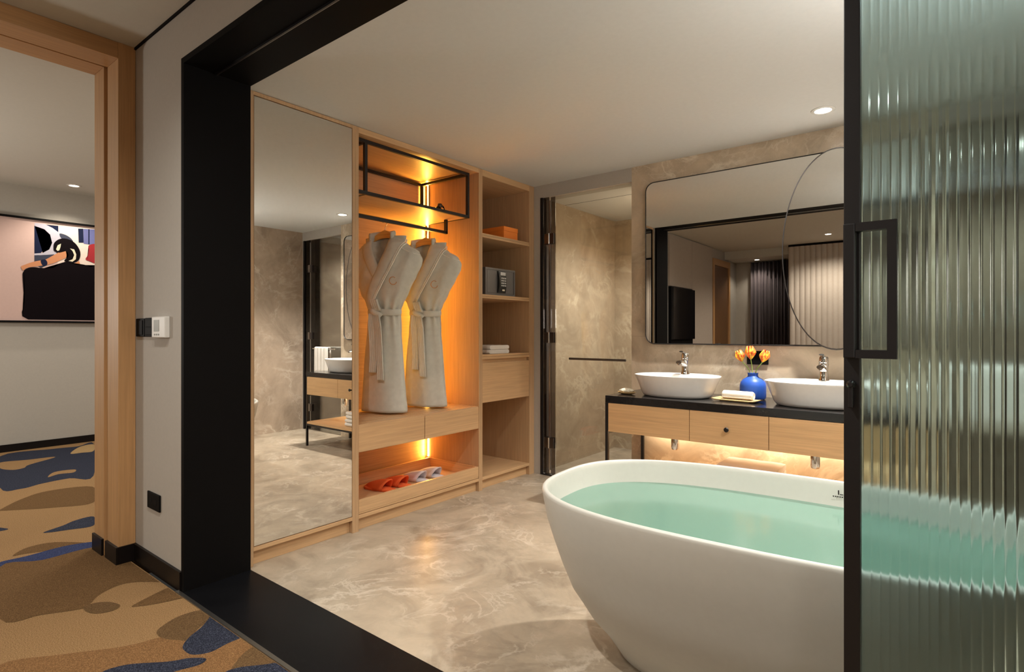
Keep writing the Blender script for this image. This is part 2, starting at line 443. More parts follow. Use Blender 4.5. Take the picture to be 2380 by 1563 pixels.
# carpet with its woven pattern (patches lie in the pile of the same mesh)
bm = B()
box(bm, -8.2, 2.6, -4.2, 1.10, -.1, 0, mi=0)
box(bm, -8.2, XL, 1.10, 3.6, -.1, 0, mi=0)
keys = ['tan', 'gold', 'brown', 'dark', 'ochre', 'navy', 'blue']
rc = random.Random(11)
extra = []
for gx, gy in [(x, y) for x in (-7.6, -6.6, -5.6, -4.7) for y in (-3.2, -2.1, -1.0, .1)] + [(x, y) for x in (-2.6, -1.4, -.2, 1.0, 2.0) for y in (-2.3, -1.4, -.6)] + [(.2, .75), (1.4, .6)]:
    cx_, cy_ = gx + rc.uniform(-.15, .15), gy + rc.uniform(-.15, .15); a_ = rc.uniform(-.5, .5) + (.3 if gx > -3 else 1.2)
    ra, rb = rc.uniform(.32, .5), rc.uniform(.10, .2)
    pts_ = []
    for k in range(8):
        t_ = 2 * PI * k / 8; rr_ = rc.uniform(.75, 1.2); u_, v_ = ra * rr_ * math.cos(t_), rb * rr_ * math.sin(t_)
        pts_.append((min(2.55, max(-8.1, cx_ + u_ * math.cos(a_) - v_ * math.sin(a_))), max(-4.1, cy_ + u_ * math.sin(a_) + v_ * math.cos(a_))))
    extra.append((rc.choice(['brown', 'navy', 'ochre', 'dark', 'gold', 'blue']), pts_))
for i, (nm, P) in enumerate(CARPET + extra):
    P2 = smoothpts(P, 5)
    z = .0003 + i * .0001
    # keep clear of the threshold
    P2 = [(x, min(y, 1.095) if x > XL - .1 else y) for x, y in P2]
    vs = [bm.verts.new((x, y, z)) for x, y in P2]
    f = bm.faces.new(vs); f.material_index = keys.index(nm)
    if f.normal.z < 0 or True:
        f.normal_update()
        if f.normal.z < 0: f.normal_flip()
bmesh.ops.triangulate(bm, faces=[f for f in bm.faces if len(f.verts) > 4])
struct('floor', bm, [CM[k] for k in keys], 'patterned wool carpet in tan, brown and navy blue', 'carpet')

struct('trim_1', bx(XJ, XR, 1.115, Y1, -.1, .004), 'black_stone', 'black polished stone threshold between carpet and marble', 'threshold')
struct('trim_2', bx(-2.9, 2.6, 1.098, 1.115, -.1, .005), 'alu', 'thin metal edging strip along the carpet', 'trim')

# ceilings
struct('ceiling', bx(XL, XR, Y1, YB, H_BATH, H_BATH + .1), 'ceiling', 'white painted bathroom ceiling', 'ceiling')
struct('ceiling', bx(-8.2, 2.6, -4.3, 1.125, H_BED, H_BED + .1), 'ceil_bed', 'grey white bedroom ceiling above the carpet', 'ceiling')
struct('ceiling', bx(-8.2, XL - .36, 1.125, 3.7, H_BED, H_BED + .1), 'ceil_bed', 'ceiling of the next room seen through the oak opening', 'ceiling')
struct('trim_3', bx(XL, -2.0, 1.117, 1.1249, H_BED - .012, H_BED), 'gap', 'dark shadow gap under the bedroom ceiling', 'trim')

# portal wall
bm = B()
box(bm, XL, -2.885, Y0, Y1, 0, H_BED)
box(bm, -2.885, 2.6, Y0, Y1, H_BATH + .028, H_BED)
box(bm, .80, 2.6, Y0, Y1, 0, H_BATH + .028)
struct('wall_front', bm, 'plaster', 'grey plaster wall around the black portal', 'wall')
bm = B()
box(bm, -2.885, XJ, Y0 - .006, Y1, 0, H_BATH + .028)
box(bm, XJ, .80, Y0 - .006, Y1, H_BATH, H_BATH + .028)
box(bm, .76, .80, Y0 - .006, Y1, .005, H_BATH)
po = struct('trim_4', bm, 'black', 'black lined portal framing the bathroom opening', 'portal')
obj('door_track', bx(XJ + .01, .75, 1.258, 1.2655, H_BATH - .010, H_BATH - .0002), 'black_metal', po)
obj('track_lip', bx(XJ + .01, .75, 1.2657, 1.2675, H_BATH - .010, H_BATH - .0002), 'alu', po)

# left wall with the oak opening
LW0, LW1 = XL, XL - .345
bm = B()
box(bm, LW1, LW0, 1.125, 3.7, 0, H_BED)
box(bm, LW1, LW0, -4.2, -.12, 0, H_BED)
struct('wall_left', bm, 'plaster', 'grey left wall of the bedroom', 'wall')
cs = structE('trim_5', 'light oak casing around the tall opening to the next room', 'door casing', (LW0, .5, 0))
bm = B(); box(bm, XL - .155, XL + .012, 1.043, 1.1235, 0, H_BED, .002)
obj('casing_post', bm, 'oak_case', cs)
bm = B(); box(bm, XL - .19, XL - .155, 1.085, 1.1235, 0, H_BED)
obj('pocket_groove', bm, 'oak_case', cs)
bm = B(); box(bm, LW1 - .004, XL - .19, 1.036, 1.1235, 0, H_BED, .002)
obj('casing_post', bm, 'oak_case', cs)
bm = B(); box(bm, XL - .155, XL + .012, -.12, 1.0425, 2.682, H_BED - .001, .002)
obj('casing_head', bm, 'oak_casey', cs)
bm = B(); box(bm, LW1 - .004, XL - .19, -.12, 1.0355, 2.692, H_BED - .001, .002)
obj('casing_head', bm, 'oak_casey', cs)
bm = B(); box(bm, XL - .155, XL + .012, -.15, -.12, 0, H_BED - .001, .002); box(bm, LW1 - .004, XL - .19, -.15, -.12, 0, H_BED - .001, .002)
obj('casing_post', bm, 'oak_case', cs)
bm = B(); box(bm, XL - .19, XL - .155, -.12, 1.08, 2.74, H_BED - .002)
obj('pocket_track', bm, 'gap', cs)
# skirting
bm = B()
box(bm, XL + .012, -2.886, 1.112, 1.1249, 0, .092, .001)
box(bm, XL + .0121, XL + .022, 1.04, 1.125, 0, .092, .001)
box(bm, XL - .155, XL + .022, 1.030, 1.0428, 0, .092, .001)
struct('baseboard_front', bm, 'skirt', 'dark skirting along the grey wall', 'baseboard')
struct('baseboard_left', bx(LW1 - .006, XL - .19, 1.024, 1.0358, 0, .092, .001), 'skirt', 'short dark skirting block at the inner oak post', 'baseboard')

# next room
struct('wall_living', bx(-8.2, -7.66, -4.2, 3.7, 0, H_BED), 'plaster_living', 'grey wall of the next room carrying the picture', 'wall')
struct('baseboard_living', bx(-7.659, -7.645, -4.2, 3.6, 0, .075), 'skirt', 'dark skirting of the next room', 'baseboard')
struct('wall_living_end', bx(-7.66, XL - .36, 3.6, 3.7, 0, H_BED), 'plaster_living')
struct('wall_living_near', bx(-7.66, XL - .36, -4.2, -4.1, 0, H_BED), 'plaster_living')

# bathroom walls
struct('wall_back', bx(-1.967, -.064, YB, YB + .13, 0, H_BATH), 'marble_wall', 'veined beige marble wall behind the washstand', 'wall')
bm = B()
box(bm, XL, -2.828, YB, YB + .13, 0, H_BATH); box(bm, -2.828, -1.968, YB, YB + .13, 2.392, H_BATH)
box(bm, -.0635, .74, YB, YB + .13, 2.392, H_BATH); box(bm, .74, XR, YB, YB + .13, 0, H_BATH)
struct('wall_back_lintel', bm, 'plaster', 'grey painted lintels above the two glass doors', 'wall')
struct('wall_right', bx(XR, XR + .1, Y1, 5.6, 0, H_BATH), 'marble_grey', 'marble wall at the far end of the bath', 'wall')
struct('wall_bath_left', bx(XL - .001, XL + .002, Y1, YB, 0, H_BATH), 'plaster')
bm = B()
box(bm, -2.97, -2.87, YB + .13, 5.5, 0, 2.46)
box(bm, -2.87, -1.85, 5.40, 5.5, 0, 2.46)
box(bm, -1.85, -1.75, YB + .13, 5.5, 0, 2.46)
struct('wall_shower', bm, 'marble_shower', 'veined marble walls inside the shower', 'wall')
bm = B()
box(bm, -.20, -.10, YB + .13, 5.5, 0, 2.46); box(bm, -.10, XR, 5.40, 5.5, 0, 2.46)
struct('wall_toilet', bm, 'marble_grey', 'dark marble walls inside the right hand glazed compartment', 'wall')
bm = B()
box(bm, -2.97, -1.75, YB + .13, 5.5, 2.415, 2.5)
box(bm, -2.87, -1.85, 4.42, 4.428, 2.4145, 2.416, mi=1)
box(bm, -2.87, -1.85, 4.115, 4.121, 2.4145, 2.416, mi=1)
struct('ceiling', bm, ['ceiling', 'gap'], 'white ceiling inside the shower', 'ceiling')
struct('ceiling', bx(-.20, XR, YB + .13, 5.5, 2.415, 2.5), 'ceiling', 'white ceiling inside the right hand compartment', 'ceiling')

# rear of the bedroom (seen in the washstand mirror)
struct('wall_bedroom_right', bx(2.6, 2.7, -4.2, 1.44, 0, H_BED), 'plaster')
struct('wall_rear', bx(-3.5, -2.0, -3.92, -3.82, 0, H_BED), 'plaster', 'grey rear wall beside the curtain', 'wall')
struct('trim_6', bx(-3.5, -2.33, -3.82, -3.1, 2.62, H_BED), 'ceil_bed', 'lowered ceiling strip above the curtain', 'soffit')
bm = B()
P = []
x = -2.33; pitch = .085
P.append((-2.33, -3.1))
n = int((2.6 + 2.33) / pitch)
for i in range(n):
    for t in (0, .12, .3, .5, .7, .88):
        P.append((x + pitch * t, -3.0 + .018 * math.sin(PI * t) ** .6 if t else -3.0))
    x += pitch
P.append((2.6, -3.0)); P.append((2.6, -3.1))
prism(bm, P[::-1], 0, 2.73)
bmesh.ops.triangulate(bm, faces=[f for f in bm.faces if len(f.verts) > 4])
struct('wall_ribbed', bm, 'ribbed', 'pale vertically ribbed wall panel behind the bedroom', 'wall', smooth=True)
struct('trim_7', bx(-2.33, 2.6, -3.1, -2.985, 2.73, H_BED), 'gap', 'dark strip above the ribbed panel', 'trim')
bm = B()
box(bm, XL, XL + .03, -1.33, -.40, 1.95, H_BED - .02, .002); box(bm, XL, XL + .03, -2.33, -1.336, 0, H_BED - .02, .002)
box(bm, XL, XL + .03, -1.33, -.40, 0, 1.0, .002)
struct('trim_8', bm, 'panel_taupe', 'taupe wall panels around the television', 'wall panelling')
dr = structE('door_4', 'brown wooden bedroom door in a light oak frame', 'door', (XL, -2.83, 0))
bm = B(); box(bm, XL, XL + .04, -2.43, -2.34, 0, 2.58, .003); box(bm, XL, XL + .04, -3.32, -3.24, 0, 2.58, .003); box(bm, XL, XL + .04, -3.24, -2.43, 2.46, 2.58, .003)
obj('door_frame', bm, 'oak_case', dr)
bm = B(); box(bm, XL, XL + .018, -3.238, -2.432, .01, 2.455, .002)
obj('door_leaf', bm, 'oak_dark', dr)
bm = B(); tube(bm, [(XL + .018, -2.52, 1.02), (XL + .065, -2.52, 1.02), (XL + .065, -2.64, 1.02)], .009)
obj('door_handle', bm, 'steel', dr)

# ================================================================== SLIDING FLUTED DOOR
d1 = structE('door_1', 'sliding fluted glass door with slim black frame', 'sliding door', (.35, 1.28, 0))
bm = B(); box(bm, -.1735, -.146, 1.262, 1.30, .006, 2.494, .0015); box(bm, .72, .748, 1.262, 1.30, .006, 2.494, .0015)
box(bm, -.1455, .7195, 1.262, 1.30, 2.47, 2.494, .001); box(bm, -.1455, .7195, 1.262, 1.30, .006, .03, .001)
obj('door_frame', bm, 'black_metal', d1)
# ribbed slab
x0, x1 = -.1455, .7195; p = .0149; nr = int((x1 - x0) / p); p = (x1 - x0) / nr
P = [(x0, 1.286)]
for i in range(nr):
    for k in range(14):
        t = k / 14
        P.append((x0 + (i + t) * p, 1.2775 - .0011 * math.sin(PI * t) - .00016 * math.sin(3 * PI * t)))
P.append((x1, 1.2775)); P.append((x1, 1.286))
bm = B(); a = [bm.verts.new((x, y, .031)) for x, y in P]; b_ = [bm.verts.new((x, y, 2.469)) for x, y in P]
n = len(P)
for k in range(n): bm.faces.new((a[k], a[(k + 1) % n], b_[(k + 1) % n], b_[k]))
for k in range(1, n - 2):
    pass
ca = bm.faces.new(a[::-1]); cb = bm.faces.new(b_)
bmesh.ops.triangulate(bm, faces=[ca, cb])
g = obj('glass_panel', bm, 'fluted', d1, smooth=True, angle=50)
# bracket handle parallel to the glass
def bar(bm, p, q, w, d):
    x0, x1 = sorted((p[0], q[0])); z0, z1 = sorted((p[1], q[1]))
    box(bm, x0 - w / 2, x1 + w / 2, 1.246 - d / 2, 1.246 + d / 2, z0 - w / 2, z1 + w / 2, .0015)
bm = B()
OUT_ = [(-.151, 1.437), (-.086, 1.437), (-.086, 1.181), (-.151, 1.181)]; INN_ = [(-.151, 1.421), (-.101, 1.421), (-.101, 1.197), (-.151, 1.197)]
loft(bm, [[(o_[0], 1.236, o_[1]), (o_[0], 1.254, o_[1]), (i_[0], 1.254, i_[1]), (i_[0], 1.236, i_[1])] for o_, i_ in zip(OUT_, INN_)], True, True, True)
box(bm, -.171, -.1515, 1.236, 1.2618, 1.181, 1.437, .002)
obj('handle', bm, 'black_metal', d1)
bm = B(); lathe(bm, [(0, 0), (.008, 0), (.008, .012), (.004, .02), (0, .02)], 16)
xform(bm, Matrix.Translation((-.160, 1.262, 1.130)) @ Matrix.Rotation(PI / 2, 4, 'X'))
box(bm, -.164, -.156, 1.245, 1.262, 1.085, 1.128, .002)
obj('lock_knob', bm, 'black_metal', d1)

# ================================================================== SHOWER DOOR (left) / COMPARTMENT DOOR (right)
def hinge(par, x, z, side=1, name='hinge'):
    bm = B()
    box(bm, x - .047, x - .004, YB - .008, YB + .035, z - .045, z + .045, .003)
    box(bm, x + .004, x + .047, YB - .008, YB + .035, z - .045, z + .045, .003)
    o = obj(name, bm, 'chrome_dark', par)
    bm = B(); lathe(bm, [(0, z - .045), (.008, z - .045), (.008, z + .045), (0, z + .045)], 14, (x, YB - .010, 0))
    obj('hinge_pin', bm, 'chrome', o, True)
sd = structE('door_2', 'clear glass shower door with three dark hinges and a bar handle', 'glass door', (-2.4, YB, 0))
obj('door_jamb', bx(-2.828, -2.806, YB - .004, YB + .06, .002, 2.392, .001), 'black_metal', sd)
obj('fixed_panel', bx(-2.8055, -2.748, YB + .010, YB + .020, .012, 2.39), 'glass_dark', sd)
obj('seal_strip', bx(-2.747, -2.728, YB + .006, YB + .020, .05, 2.36, .003), 'steel', sd)
bm = bx(-2.727, -2.682, YB + .010, YB + .020, .012, 2.386)
obj('tinted_edge', bm, 'glass_dark', sd)
obj('glass_panel', bx(-2.6815, -1.972, YB + .010, YB + .020, .012, 2.386), 'glass', sd)
obj('glass_edge', bx(-1.9718, -1.9685, YB + .009, YB + .021, .012, 2.386), 'white_plastic', sd)
obj('sill', bx(-2.805, -1.97, YB - .002, YB + .05, .0005, .010), 'black_metal', sd)
for z in (2.03, 1.185, .285): hinge(sd, -2.735, z)
bm = B(); tube(bm, [(-2.505, YB - .045, 1.013), (-1.995, YB - .045, 1.013)], .009)
for x in (-2.46, -2.03): tube(bm, [(x, YB - .045, 1.013), (x, YB + .009, 1.013)], .007)
h = obj('handle', bm, 'chrome_dark', sd, True)

td = structE('door_3', 'glass door beside the right end of the washstand with a towel bar', 'glass door', (.3, YB, 0))
obj('door_jamb', bx(.716, .739, YB - .004, YB + .06, .002, 2.392, .001), 'black_metal', td)
obj('fixed_panel', bx(.602, .7155, YB + .010, YB + .020, .012, 2.39), 'glass_dark', td)
obj('seal_strip', bx(.582, .601, YB + .006, YB + .020, .05, 2.36, .003), 'steel', td)
obj('tinted_edge', bx(.40, .581, YB + .010, YB + .020, .012, 2.386), 'glass_dark', td)
obj('glass_panel', bx(-.062, .3995, YB + .010, YB + .020, .012, 2.386), 'glass', td)
for z in (2.03, 1.185, .285): hinge(td, .59, z)
bm = B(); tube(bm, [(-.03, YB - .065, 1.03), (.42, YB - .065, 1.03)], .009)
for x in (0, .39): tube(bm, [(x, YB - .065, 1.03), (x, YB + .009, 1.03)], .007)
obj('handle', bm, 'chrome', td, True)
# towel folded over that bar
bm = B(); N = 20; rings = []
for i, zz in enumerate([.70, .78, .86, .95, 1.02]): rings.append((YB - .085, zz))
for k in range(1, 6):
    a = PI - PI * k / 6; rings.append((YB - .065 + .020 * math.cos(a), 1.03 + .020 * math.sin(a)))
for zz in (1.02, .95, .86, .80): rings.append((YB - .045, zz))
L = []
for y, z in rings:
    L.append([(.08 + .28 * k / N, y + .003 * math.sin(k * 1.3) , z) for k in range(N + 1)])
loft(bm, L, close=False)
o = obj('hand_towel', bm, 'towel', smooth=True, loc=(.22, YB - .065, 1.03))
md = o.modifiers.new('thick', 'SOLIDIFY'); md.thickness = .008; md.offset = 0
tag(o, 'white towel hung over the bar of the right glass door, seen in the wardrobe mirror', 'towel')

# ================================================================== WARDROBE
YA, YBm, YC, YD = 1.458, 2.112, 3.266, 3.975       # unit boundaries
XBK = XL + .006                                    # back of carcass
T = .0245
def panel(par, name, x0, x1, y0, y1, z0, z1, mat='oak_v', bev=.0012, label=None):
    return obj(name, bx(x0, x1, y0, y1, z0, z1, bev=bev), mat, par, label=label)

w1 = thing('mirror_cabinet', 'tall oak wardrobe unit with a full height mirror door', 'wardrobe', (-3.19, 1.785, 0))
panel(w1, 'side_panel', XBK, XW, YA, YA + .016, 0, 2.498)
panel(w1, 'side_panel', XBK, XW, 2.090, YBm - .0007, 0, 2.498)
panel(w1, 'top_panel', XBK, XW, YA + .0165, 2.0895, 2.478, 2.498)
panel(w1, 'bottom_rail', XBK, XW, YA + .0165, 2.0895, .078, .100, 'oak_h')
panel(w1, 'plinth', XBK, XW - .03, YA + .0165, 2.0895, 0, .077, 'oak_h')
panel(w1, 'door', XW - .022, XW - .003, YA + .018, 2.088, .103, 2.475, 'oak_v')
panel(w1, 'mirror', XW - .0029, XW - .0005, YA + .020, 2.086, .105, 2.473, 'mirror', 0)

w2 = thing('open_wardrobe', 'open lit oak wardrobe with hanging rail, bench drawers and shoe tray', 'wardrobe', (-3.19, 2.69, 0))
panel(w2, 'side_panel', XBK, XW, YBm, YBm + T, 0, 2.498)
panel(w2, 'side_panel', XBK, XW, 3.2485, YC - .0007, 0, 2.498)
y0, y1 = YBm + T + .0005, 3.248
panel(w2, 'top_panel', XBK, XW, y0, y1, 2.462, 2.498, 'oak_h')
bm = B()
for z0, z1 in ((.1, .7795), (.7825, .8685), (.8715, .9585), (.9615, 2.461)): box(bm, XBK, XBK + .012, y0, y1, z0, z1)
box(bm, XBK - .002, XBK + .006, y0, y1, .1, 2.461)
obj('back_panel', bm, 'oak_x' and 'oak_h', w2)
# slatted bench
bm = B(); nsl = 9; xs0, xs1 = XBK + .014, XW - .075
for i in range(nsl):
    a = xs0 + (xs1 - xs0) * i / nsl
    box(bm, a, a + (xs1 - xs0) / nsl - .009, y0, y1, .638, .658, .001)
box(bm, XW - .075, XW - .006, y0, y1, .638, .658, .001)
obj('bench_slats', bm, 'oak_h', w2)
panel(w2, 'bench_base', XBK + .014, XW - .03, y0, y1, .490, .5, 'oak_h')
for a, b in ((y0, 2.6865), (2.6905, y1)):
    panel(w2, 'drawer', XW - .024, XW - .002, a + .001, b - .001, .487, .650, 'oak_h', .001)
    
# tray
bm = B()
box(bm, XBK + .014, XW - .003, y0 + .003, y1 - .003, .104, .116, .001)
obj('shoe_tray', bm, 'oak_h', w2)
tr = panel(w2, 'tray_front', XW - .021, XW - .002, y0 + .002, y1 - .002, .1165, .192, 'oak_h')
panel(w2, 'tray_back', XBK + .05, XBK + .065, y0 + .003, y1 - .003, .1165, .192, 'oak_h')
bm = B(); box(bm, XBK + .066, XW - .0215, y1 - .014, y1 - .003, .1165, .192, .001)
obj('tray_side', bm, 'oak_x', w2)
panel(w2, 'bottom_rail', XBK, XW, y0, y1, .078, .1005, 'oak_h')
panel(w2, 'plinth', XBK, XW - .03, y0, y1, 0, .0775, 'oak_h')
# led strip in the rear corner
bm = B(); box(bm, XBK + .030, XBK + .040, y1 - .009, y1 - .001, .662, 2.455); box(bm, XBK + .030, XBK + .040, y1 - .009, y1 - .001, .198, .484)
obj('led_strip', bm, 'led', w2, label='glowing warm light strip')
bm = B(); box(bm, XBK + .0405, XBK + .046, y1 - .010, y1 - .0005, .662, 2.455); box(bm, XBK + .0245, XBK + .0295, y1 - .010, y1 - .0005, .662, 2.455)
obj('led_channel', bm, 'steel', w2)
# black frame with shelf and rail
q = .021; fx0, fx1, fy0, fy1, fz0, fz1 = XBK + .02, -2.935, y0 + .0005, 3.185, 2.105, 2.452
bm = B()
for x in (fx0, fx1 - q):
    for z in (fz0, fz1 - q): box(bm, x, x + q, fy0, fy1, z, z + q, .001)
for y in (fy0 + .075, fy1 - q):
    for x in (fx0, fx1 - q): box(bm, x, x + q, y, y + q, fz0 + q, fz1 - q, .001)
    for z in (fz0, fz1 - q): box(bm, fx0 + q, fx1 - q, y, y + q, z, z + q, .001)
obj('luggage_frame', bm, 'black_metal', w2, label='black square steel frame')
panel(w2, 'luggage_shelf', fx0 + q, fx1 - q - .0005, fy0 + .001, fy1 - q - .0005, fz0 + .001, fz0 + .017, 'oak_h')
bm = B(); zr = 1.995; xr = -3.12
box(bm, xr - .012, xr + .012, y0 + .001, 3.125, zr, zr + .022, .003)
box(bm, xr - .012, xr + .012, 3.105, 3.125, zr + .0, fz0, .002)
obj('hanging_rail', bm, 'black_metal', w2)

w3 = thing('shelf_cabinet', 'narrow oak shelf unit beside the shower with a drawer', 'shelf unit', (-3.19, 3.62, 0))
panel(w3, 'side_panel', XBK, XW, YC, YC + T, 0, 2.498)
panel(w3, 'side_panel', XBK, XW, 3.902, YB - .002, 0, 2.498)
y0, y1 = YC + T + .0005, 3.9015
panel(w3, 'top_panel', XBK, XW, y0, y1, 2.447, 2.498, 'oak_h')
panel(w3, 'back_panel', XBK, XBK + .01, y0, y1, .1, 2.446)
for zt, zb in ((2.005, 1.972), (1.528, 1.497), (1.055, 1.018)):
    bm = B(); box(bm, XBK + .011, XW - .001, y0, y1, zb, zt - .017, .001); box(bm, XBK + .011, XW - .004, y0, y1, zt - .0155, zt, .001)
    obj('shelf', bm, 'oak_h', w3)
panel(w3, 'drawer', XW - .024, XW - .002, y0 + .002, y1 - .002, .679, .988, 'oak_h')
panel(w3, 'drawer_box', XBK + .011, XW - .0245, y0 + .004, y1 - .004, .679, 1.0175, 'oak_h')
panel(w3, 'bottom_panel', XBK, XW - .001, y0, y1, .078, .101, 'oak_h')
panel(w3, 'plinth', XBK, XW - .035, y0, y1, 0, .0775, 'oak_h')
# ================================================================== WASHSTAND
VX0, VX1, VY0, VY1 = -1.88, -.25, 3.40, YB - .003
ws = thing('washstand', 'black framed double washstand with oak drawers and open lower shelf', 'vanity', (-1.065, 3.69, 0))
bm = B(); box(bm, VX0, VX1, VY0, VY1, .752, .800, .002)
obj('countertop', bm, 'counter', ws)
xs = [VX0 + .022, -1.2945, -.836, VX1 - .022]
kn = None
for i in range(3):
    d = obj('drawer', bx(xs[i] + .0018, xs[i + 1] - .0018, VY0 - .001, VY0 + .02, .558, .750, bev=.001), 'oak_x', ws)
    obj('drawer_box', bx(xs[i] + .004, xs[i + 1] - .004, VY0 + .0205, VY1 - .15, .562, .748), 'oak_x', d)
    if i == 1:
        bm = B(); lathe(bm, [(0, 0), (.007, 0), (.006, .012), (.0135, .018), (.0145, .024), (.011, .028), (0, .029)], 20)
        xform(bm, Matrix.Translation(((xs[1] + xs[2]) / 2, VY0 - .001, .655)) @ Matrix.Rotation(PI / 2, 4, 'X'))
        obj('knob', bm, 'black_metal', d, True, label='small round black knob')
for x in (VX0, VX1 - .020):
    for y in (VY0, VY1 - .020):
        obj('leg', bx(x, x + .020, y, y + .020, 0, .7515, bev=.001), 'black_metal', ws)
bm = B()
for y in (VY0, VY1 - .02): box(bm, VX0 + .0205, VX1 - .0205, y + .001, y + .019, .222, .240, .001)
for x in (VX0, VX1 - .02): box(bm, x + .001, x + .019, VY0 + .0205, VY1 - .0205, .222, .240, .001)
for x in (VX0, VX1 - .02): box(bm, x + .001, x + .019, VY0 + .0205, VY1 - .0205, .540, .556, .001)
obj('shelf_frame', bm, 'black_metal', ws)
obj('lower_shelf', bx(VX0 + .002, VX1 - .002, VY0 + .002, VY1 - .002, .2405, .262, bev=.001), 'oak_x', ws)
obj('led_strip', bx(VX0 + .06, VX1 - .06, VY1 - .045, VY1 - .032, .548, .556), 'led_v', ws, label='warm light strip under the drawers')

def basin(cx, cy, label):
    t = thing('basin', label, 'sink', (cx, cy, .8005), 'white oval basins on the washstand')
    N = 64; bm = B()
    a, b = .288, .200
    prof = [(.0, .0), (.70, .0), (.775, .004), (.82, .02), (.875, .06), (.93, .10), (.985, .130), (1.0, .138), (.998, .1415), (.985, .1425), (.965, .139), (.93, .115), (.88, .07), (.78, .035), (.5, .022), (.06, .019), (0, .019)]
    rings = []
    R = []
    for s, z in prof:
        if s == 0: R.append([bm.verts.new((cx, cy, .8005 + z))])
        else: R.append([bm.verts.new((cx + superell(a * s, b * s, 2.25, k, N)[0], cy + superell(a * s, b * s, 2.25, k, N)[1], .8005 + z)) for k in range(N)])
    for A, C in zip(R, R[1:]):
        for k in range(N):
            k2 = (k + 1) % N
            if len(A) == 1: bm.faces.new((A[0], C[k2], C[k]))
            elif len(C) == 1: bm.faces.new((A[k], A[k2], C[0]))
            else: bm.faces.new((A[k], A[k2], C[k2], C[k]))
    obj('bowl', bm, 'porcelain', t, True, angle=60)
    bm = B(); box(bm, cx - .075, cx + .075, cy + .098, cy + .166, .8005 + .06, .8005 + .140, .012)
    obj('faucet_deck', bm, 'porcelain', t, True)
    bm = B(); lathe(bm, [(0, .8205), (.022, .8205), (.022, .824), (.016, .826), (0, .827)], 24, (cx, cy, 0))
    obj('drain', bm, 'chrome', t, True)
    return t
def faucet(cx, cy, z, label):
    t = thing('faucet', label, 'faucet', (cx, cy, z), 'chrome basin mixers')
    bm = B()
    lathe(bm, [(0, 0), (.030, 0), (.030, .004), (.027, .010), (.0245, .03), (.023, .065), (.0245, .085), (.027, .097), (.027, .104), (0, .104)], 28, (cx, cy, z))
    obj('body', bm, 'chrome', t, True)
    bm = B(); p = [(cx, cy - .005, z + .055), (cx, cy - .04, z + .078), (cx, cy - .085, z + .088), (cx, cy - .118, z + .086)]
    tube(bm, smoothpts(p, 5, False), 1, 16, flat=(.019, .0125, (0, .15, 1)))
    s = obj('spout', bm, 'chrome', t, True)
    bm = B(); lathe(bm, [(0, 0), (.011, 0), (.011, .013), (0, .013)], 16, (cx, cy - .110, z + .068))
    obj('aerator', bm, 'chrome', s, True)
    bm = B(); lathe(bm, [(0, .105), (.025, .105), (.027, .112), (.0255, .137), (.021, .144), (0, .146)], 28, (cx, cy, z))
    p = [(cx, cy - .004, z + .139), (cx, cy - .035, z + .150), (cx, cy - .075, z + .158)]
    tube(bm, p, 1, 12, flat=(.014, .0055, (0, .3, 1)))
    obj('lever', bm, 'chrome', t, True)
    return t
b1 = basin(-1.483, 3.665, 'white oval basin at the left, under the plain part of the big mirror')
b2 = basin(-.632, 3.665, 'white oval basin at the right, under the round hanging mirror')
f1 = faucet(-1.475, 3.797, .9405, 'chrome mixer tap on the left basin, lever pointing forward')
f2 = faucet(-.625, 3.797, .9405, 'chrome mixer tap on the right basin, beside the black sliding door frame')
for cx, lab in ((-1.475, 'chrome bottle trap hanging below the left drawer'), (-.640, 'chrome bottle trap hanging below the right drawer')):
    t = thing('bottle_trap', lab, 'drain trap', (cx, 3.62, .54), 'chrome traps under the washstand')
    bm = B(); lathe(bm, [(0, .557), (.034, .557), (.034, .540), (.030, .538), (.0, .538)], 24, (cx, 3.62, 0))
    obj('collar', bm, 'chrome_dark', t, True)
    bm = B(); lathe(bm, [(0, .5375), (.024, .5375), (.026, .53), (.026, .462), (.022, .448), (.010, .443), (0, .443)], 24, (cx, 3.62, 0))
    obj('cup', bm, 'chrome', t, True)
    bm = B(); tube(bm, [(cx + .0, 3.646, .515), (cx, 3.80, .515), (cx, YB - .001, .515)], .013, 14)
    obj('waste_pipe', bm, 'chrome', t, True)

# big mirror + oval mirror
bigm = thing('wall_mirror', 'large rounded rectangular wall mirror in a thin black frame', 'mirror', (-1.0, YB, 1.74))
def xz_plate(poly, ya, yb):
    bm = B(); A = [bm.verts.new((x, ya, z)) for x, z in poly]; C = [bm.verts.new((x, yb, z)) for x, z in poly]
    bm.faces.new(A); bm.faces.new(C[::-1]); n = len(poly)
    for k in range(n): bm.faces.new((A[k], C[k], C[(k + 1) % n], A[(k + 1) % n]))
    return bm
mx0, mx1, mz0, mz1 = -1.838, -.165, 1.146, 2.348
obj('mirror_glass', xz_plate(rrect(mx0 + .004, mx1 - .004, mz0 + .004, mz1 - .004, .062), YB - .028, YB - .003), 'mirror', bigm)
bm = B(); P = rrect(mx0, mx1, mz0, mz1, .066)
tube(bm, [(x, YB - .018, z) for x, z in P], 1, 4, flat=(.006, .017, (0, 1, 0)), closed=True)
obj('mirror_frame', bm, 'black_metal', bigm)
ov = thing('oval_mirror', 'tall oval mirror with dark rim hung in front of the rectangular mirror', 'mirror', (-.575, YB - .06, 1.738))
def ell(a, b, N=72, cx=-.575, cz=1.738): return [(cx + a * math.cos(2 * PI * k / N), cz + b * math.sin(2 * PI * k / N)) for k in range(N)]
obj('mirror_glass', xz_plate(ell(.298, .608), YB - .073, YB - .045), 'mirror', ov)
bm = B(); tube(bm, [(x, YB - .060, z) for x, z in ell(.302, .612)], 1, 6, flat=(.0055, .017, (0, 1, 0)), closed=True)
obj('mirror_rim', bm, 'chrome_dark', ov)
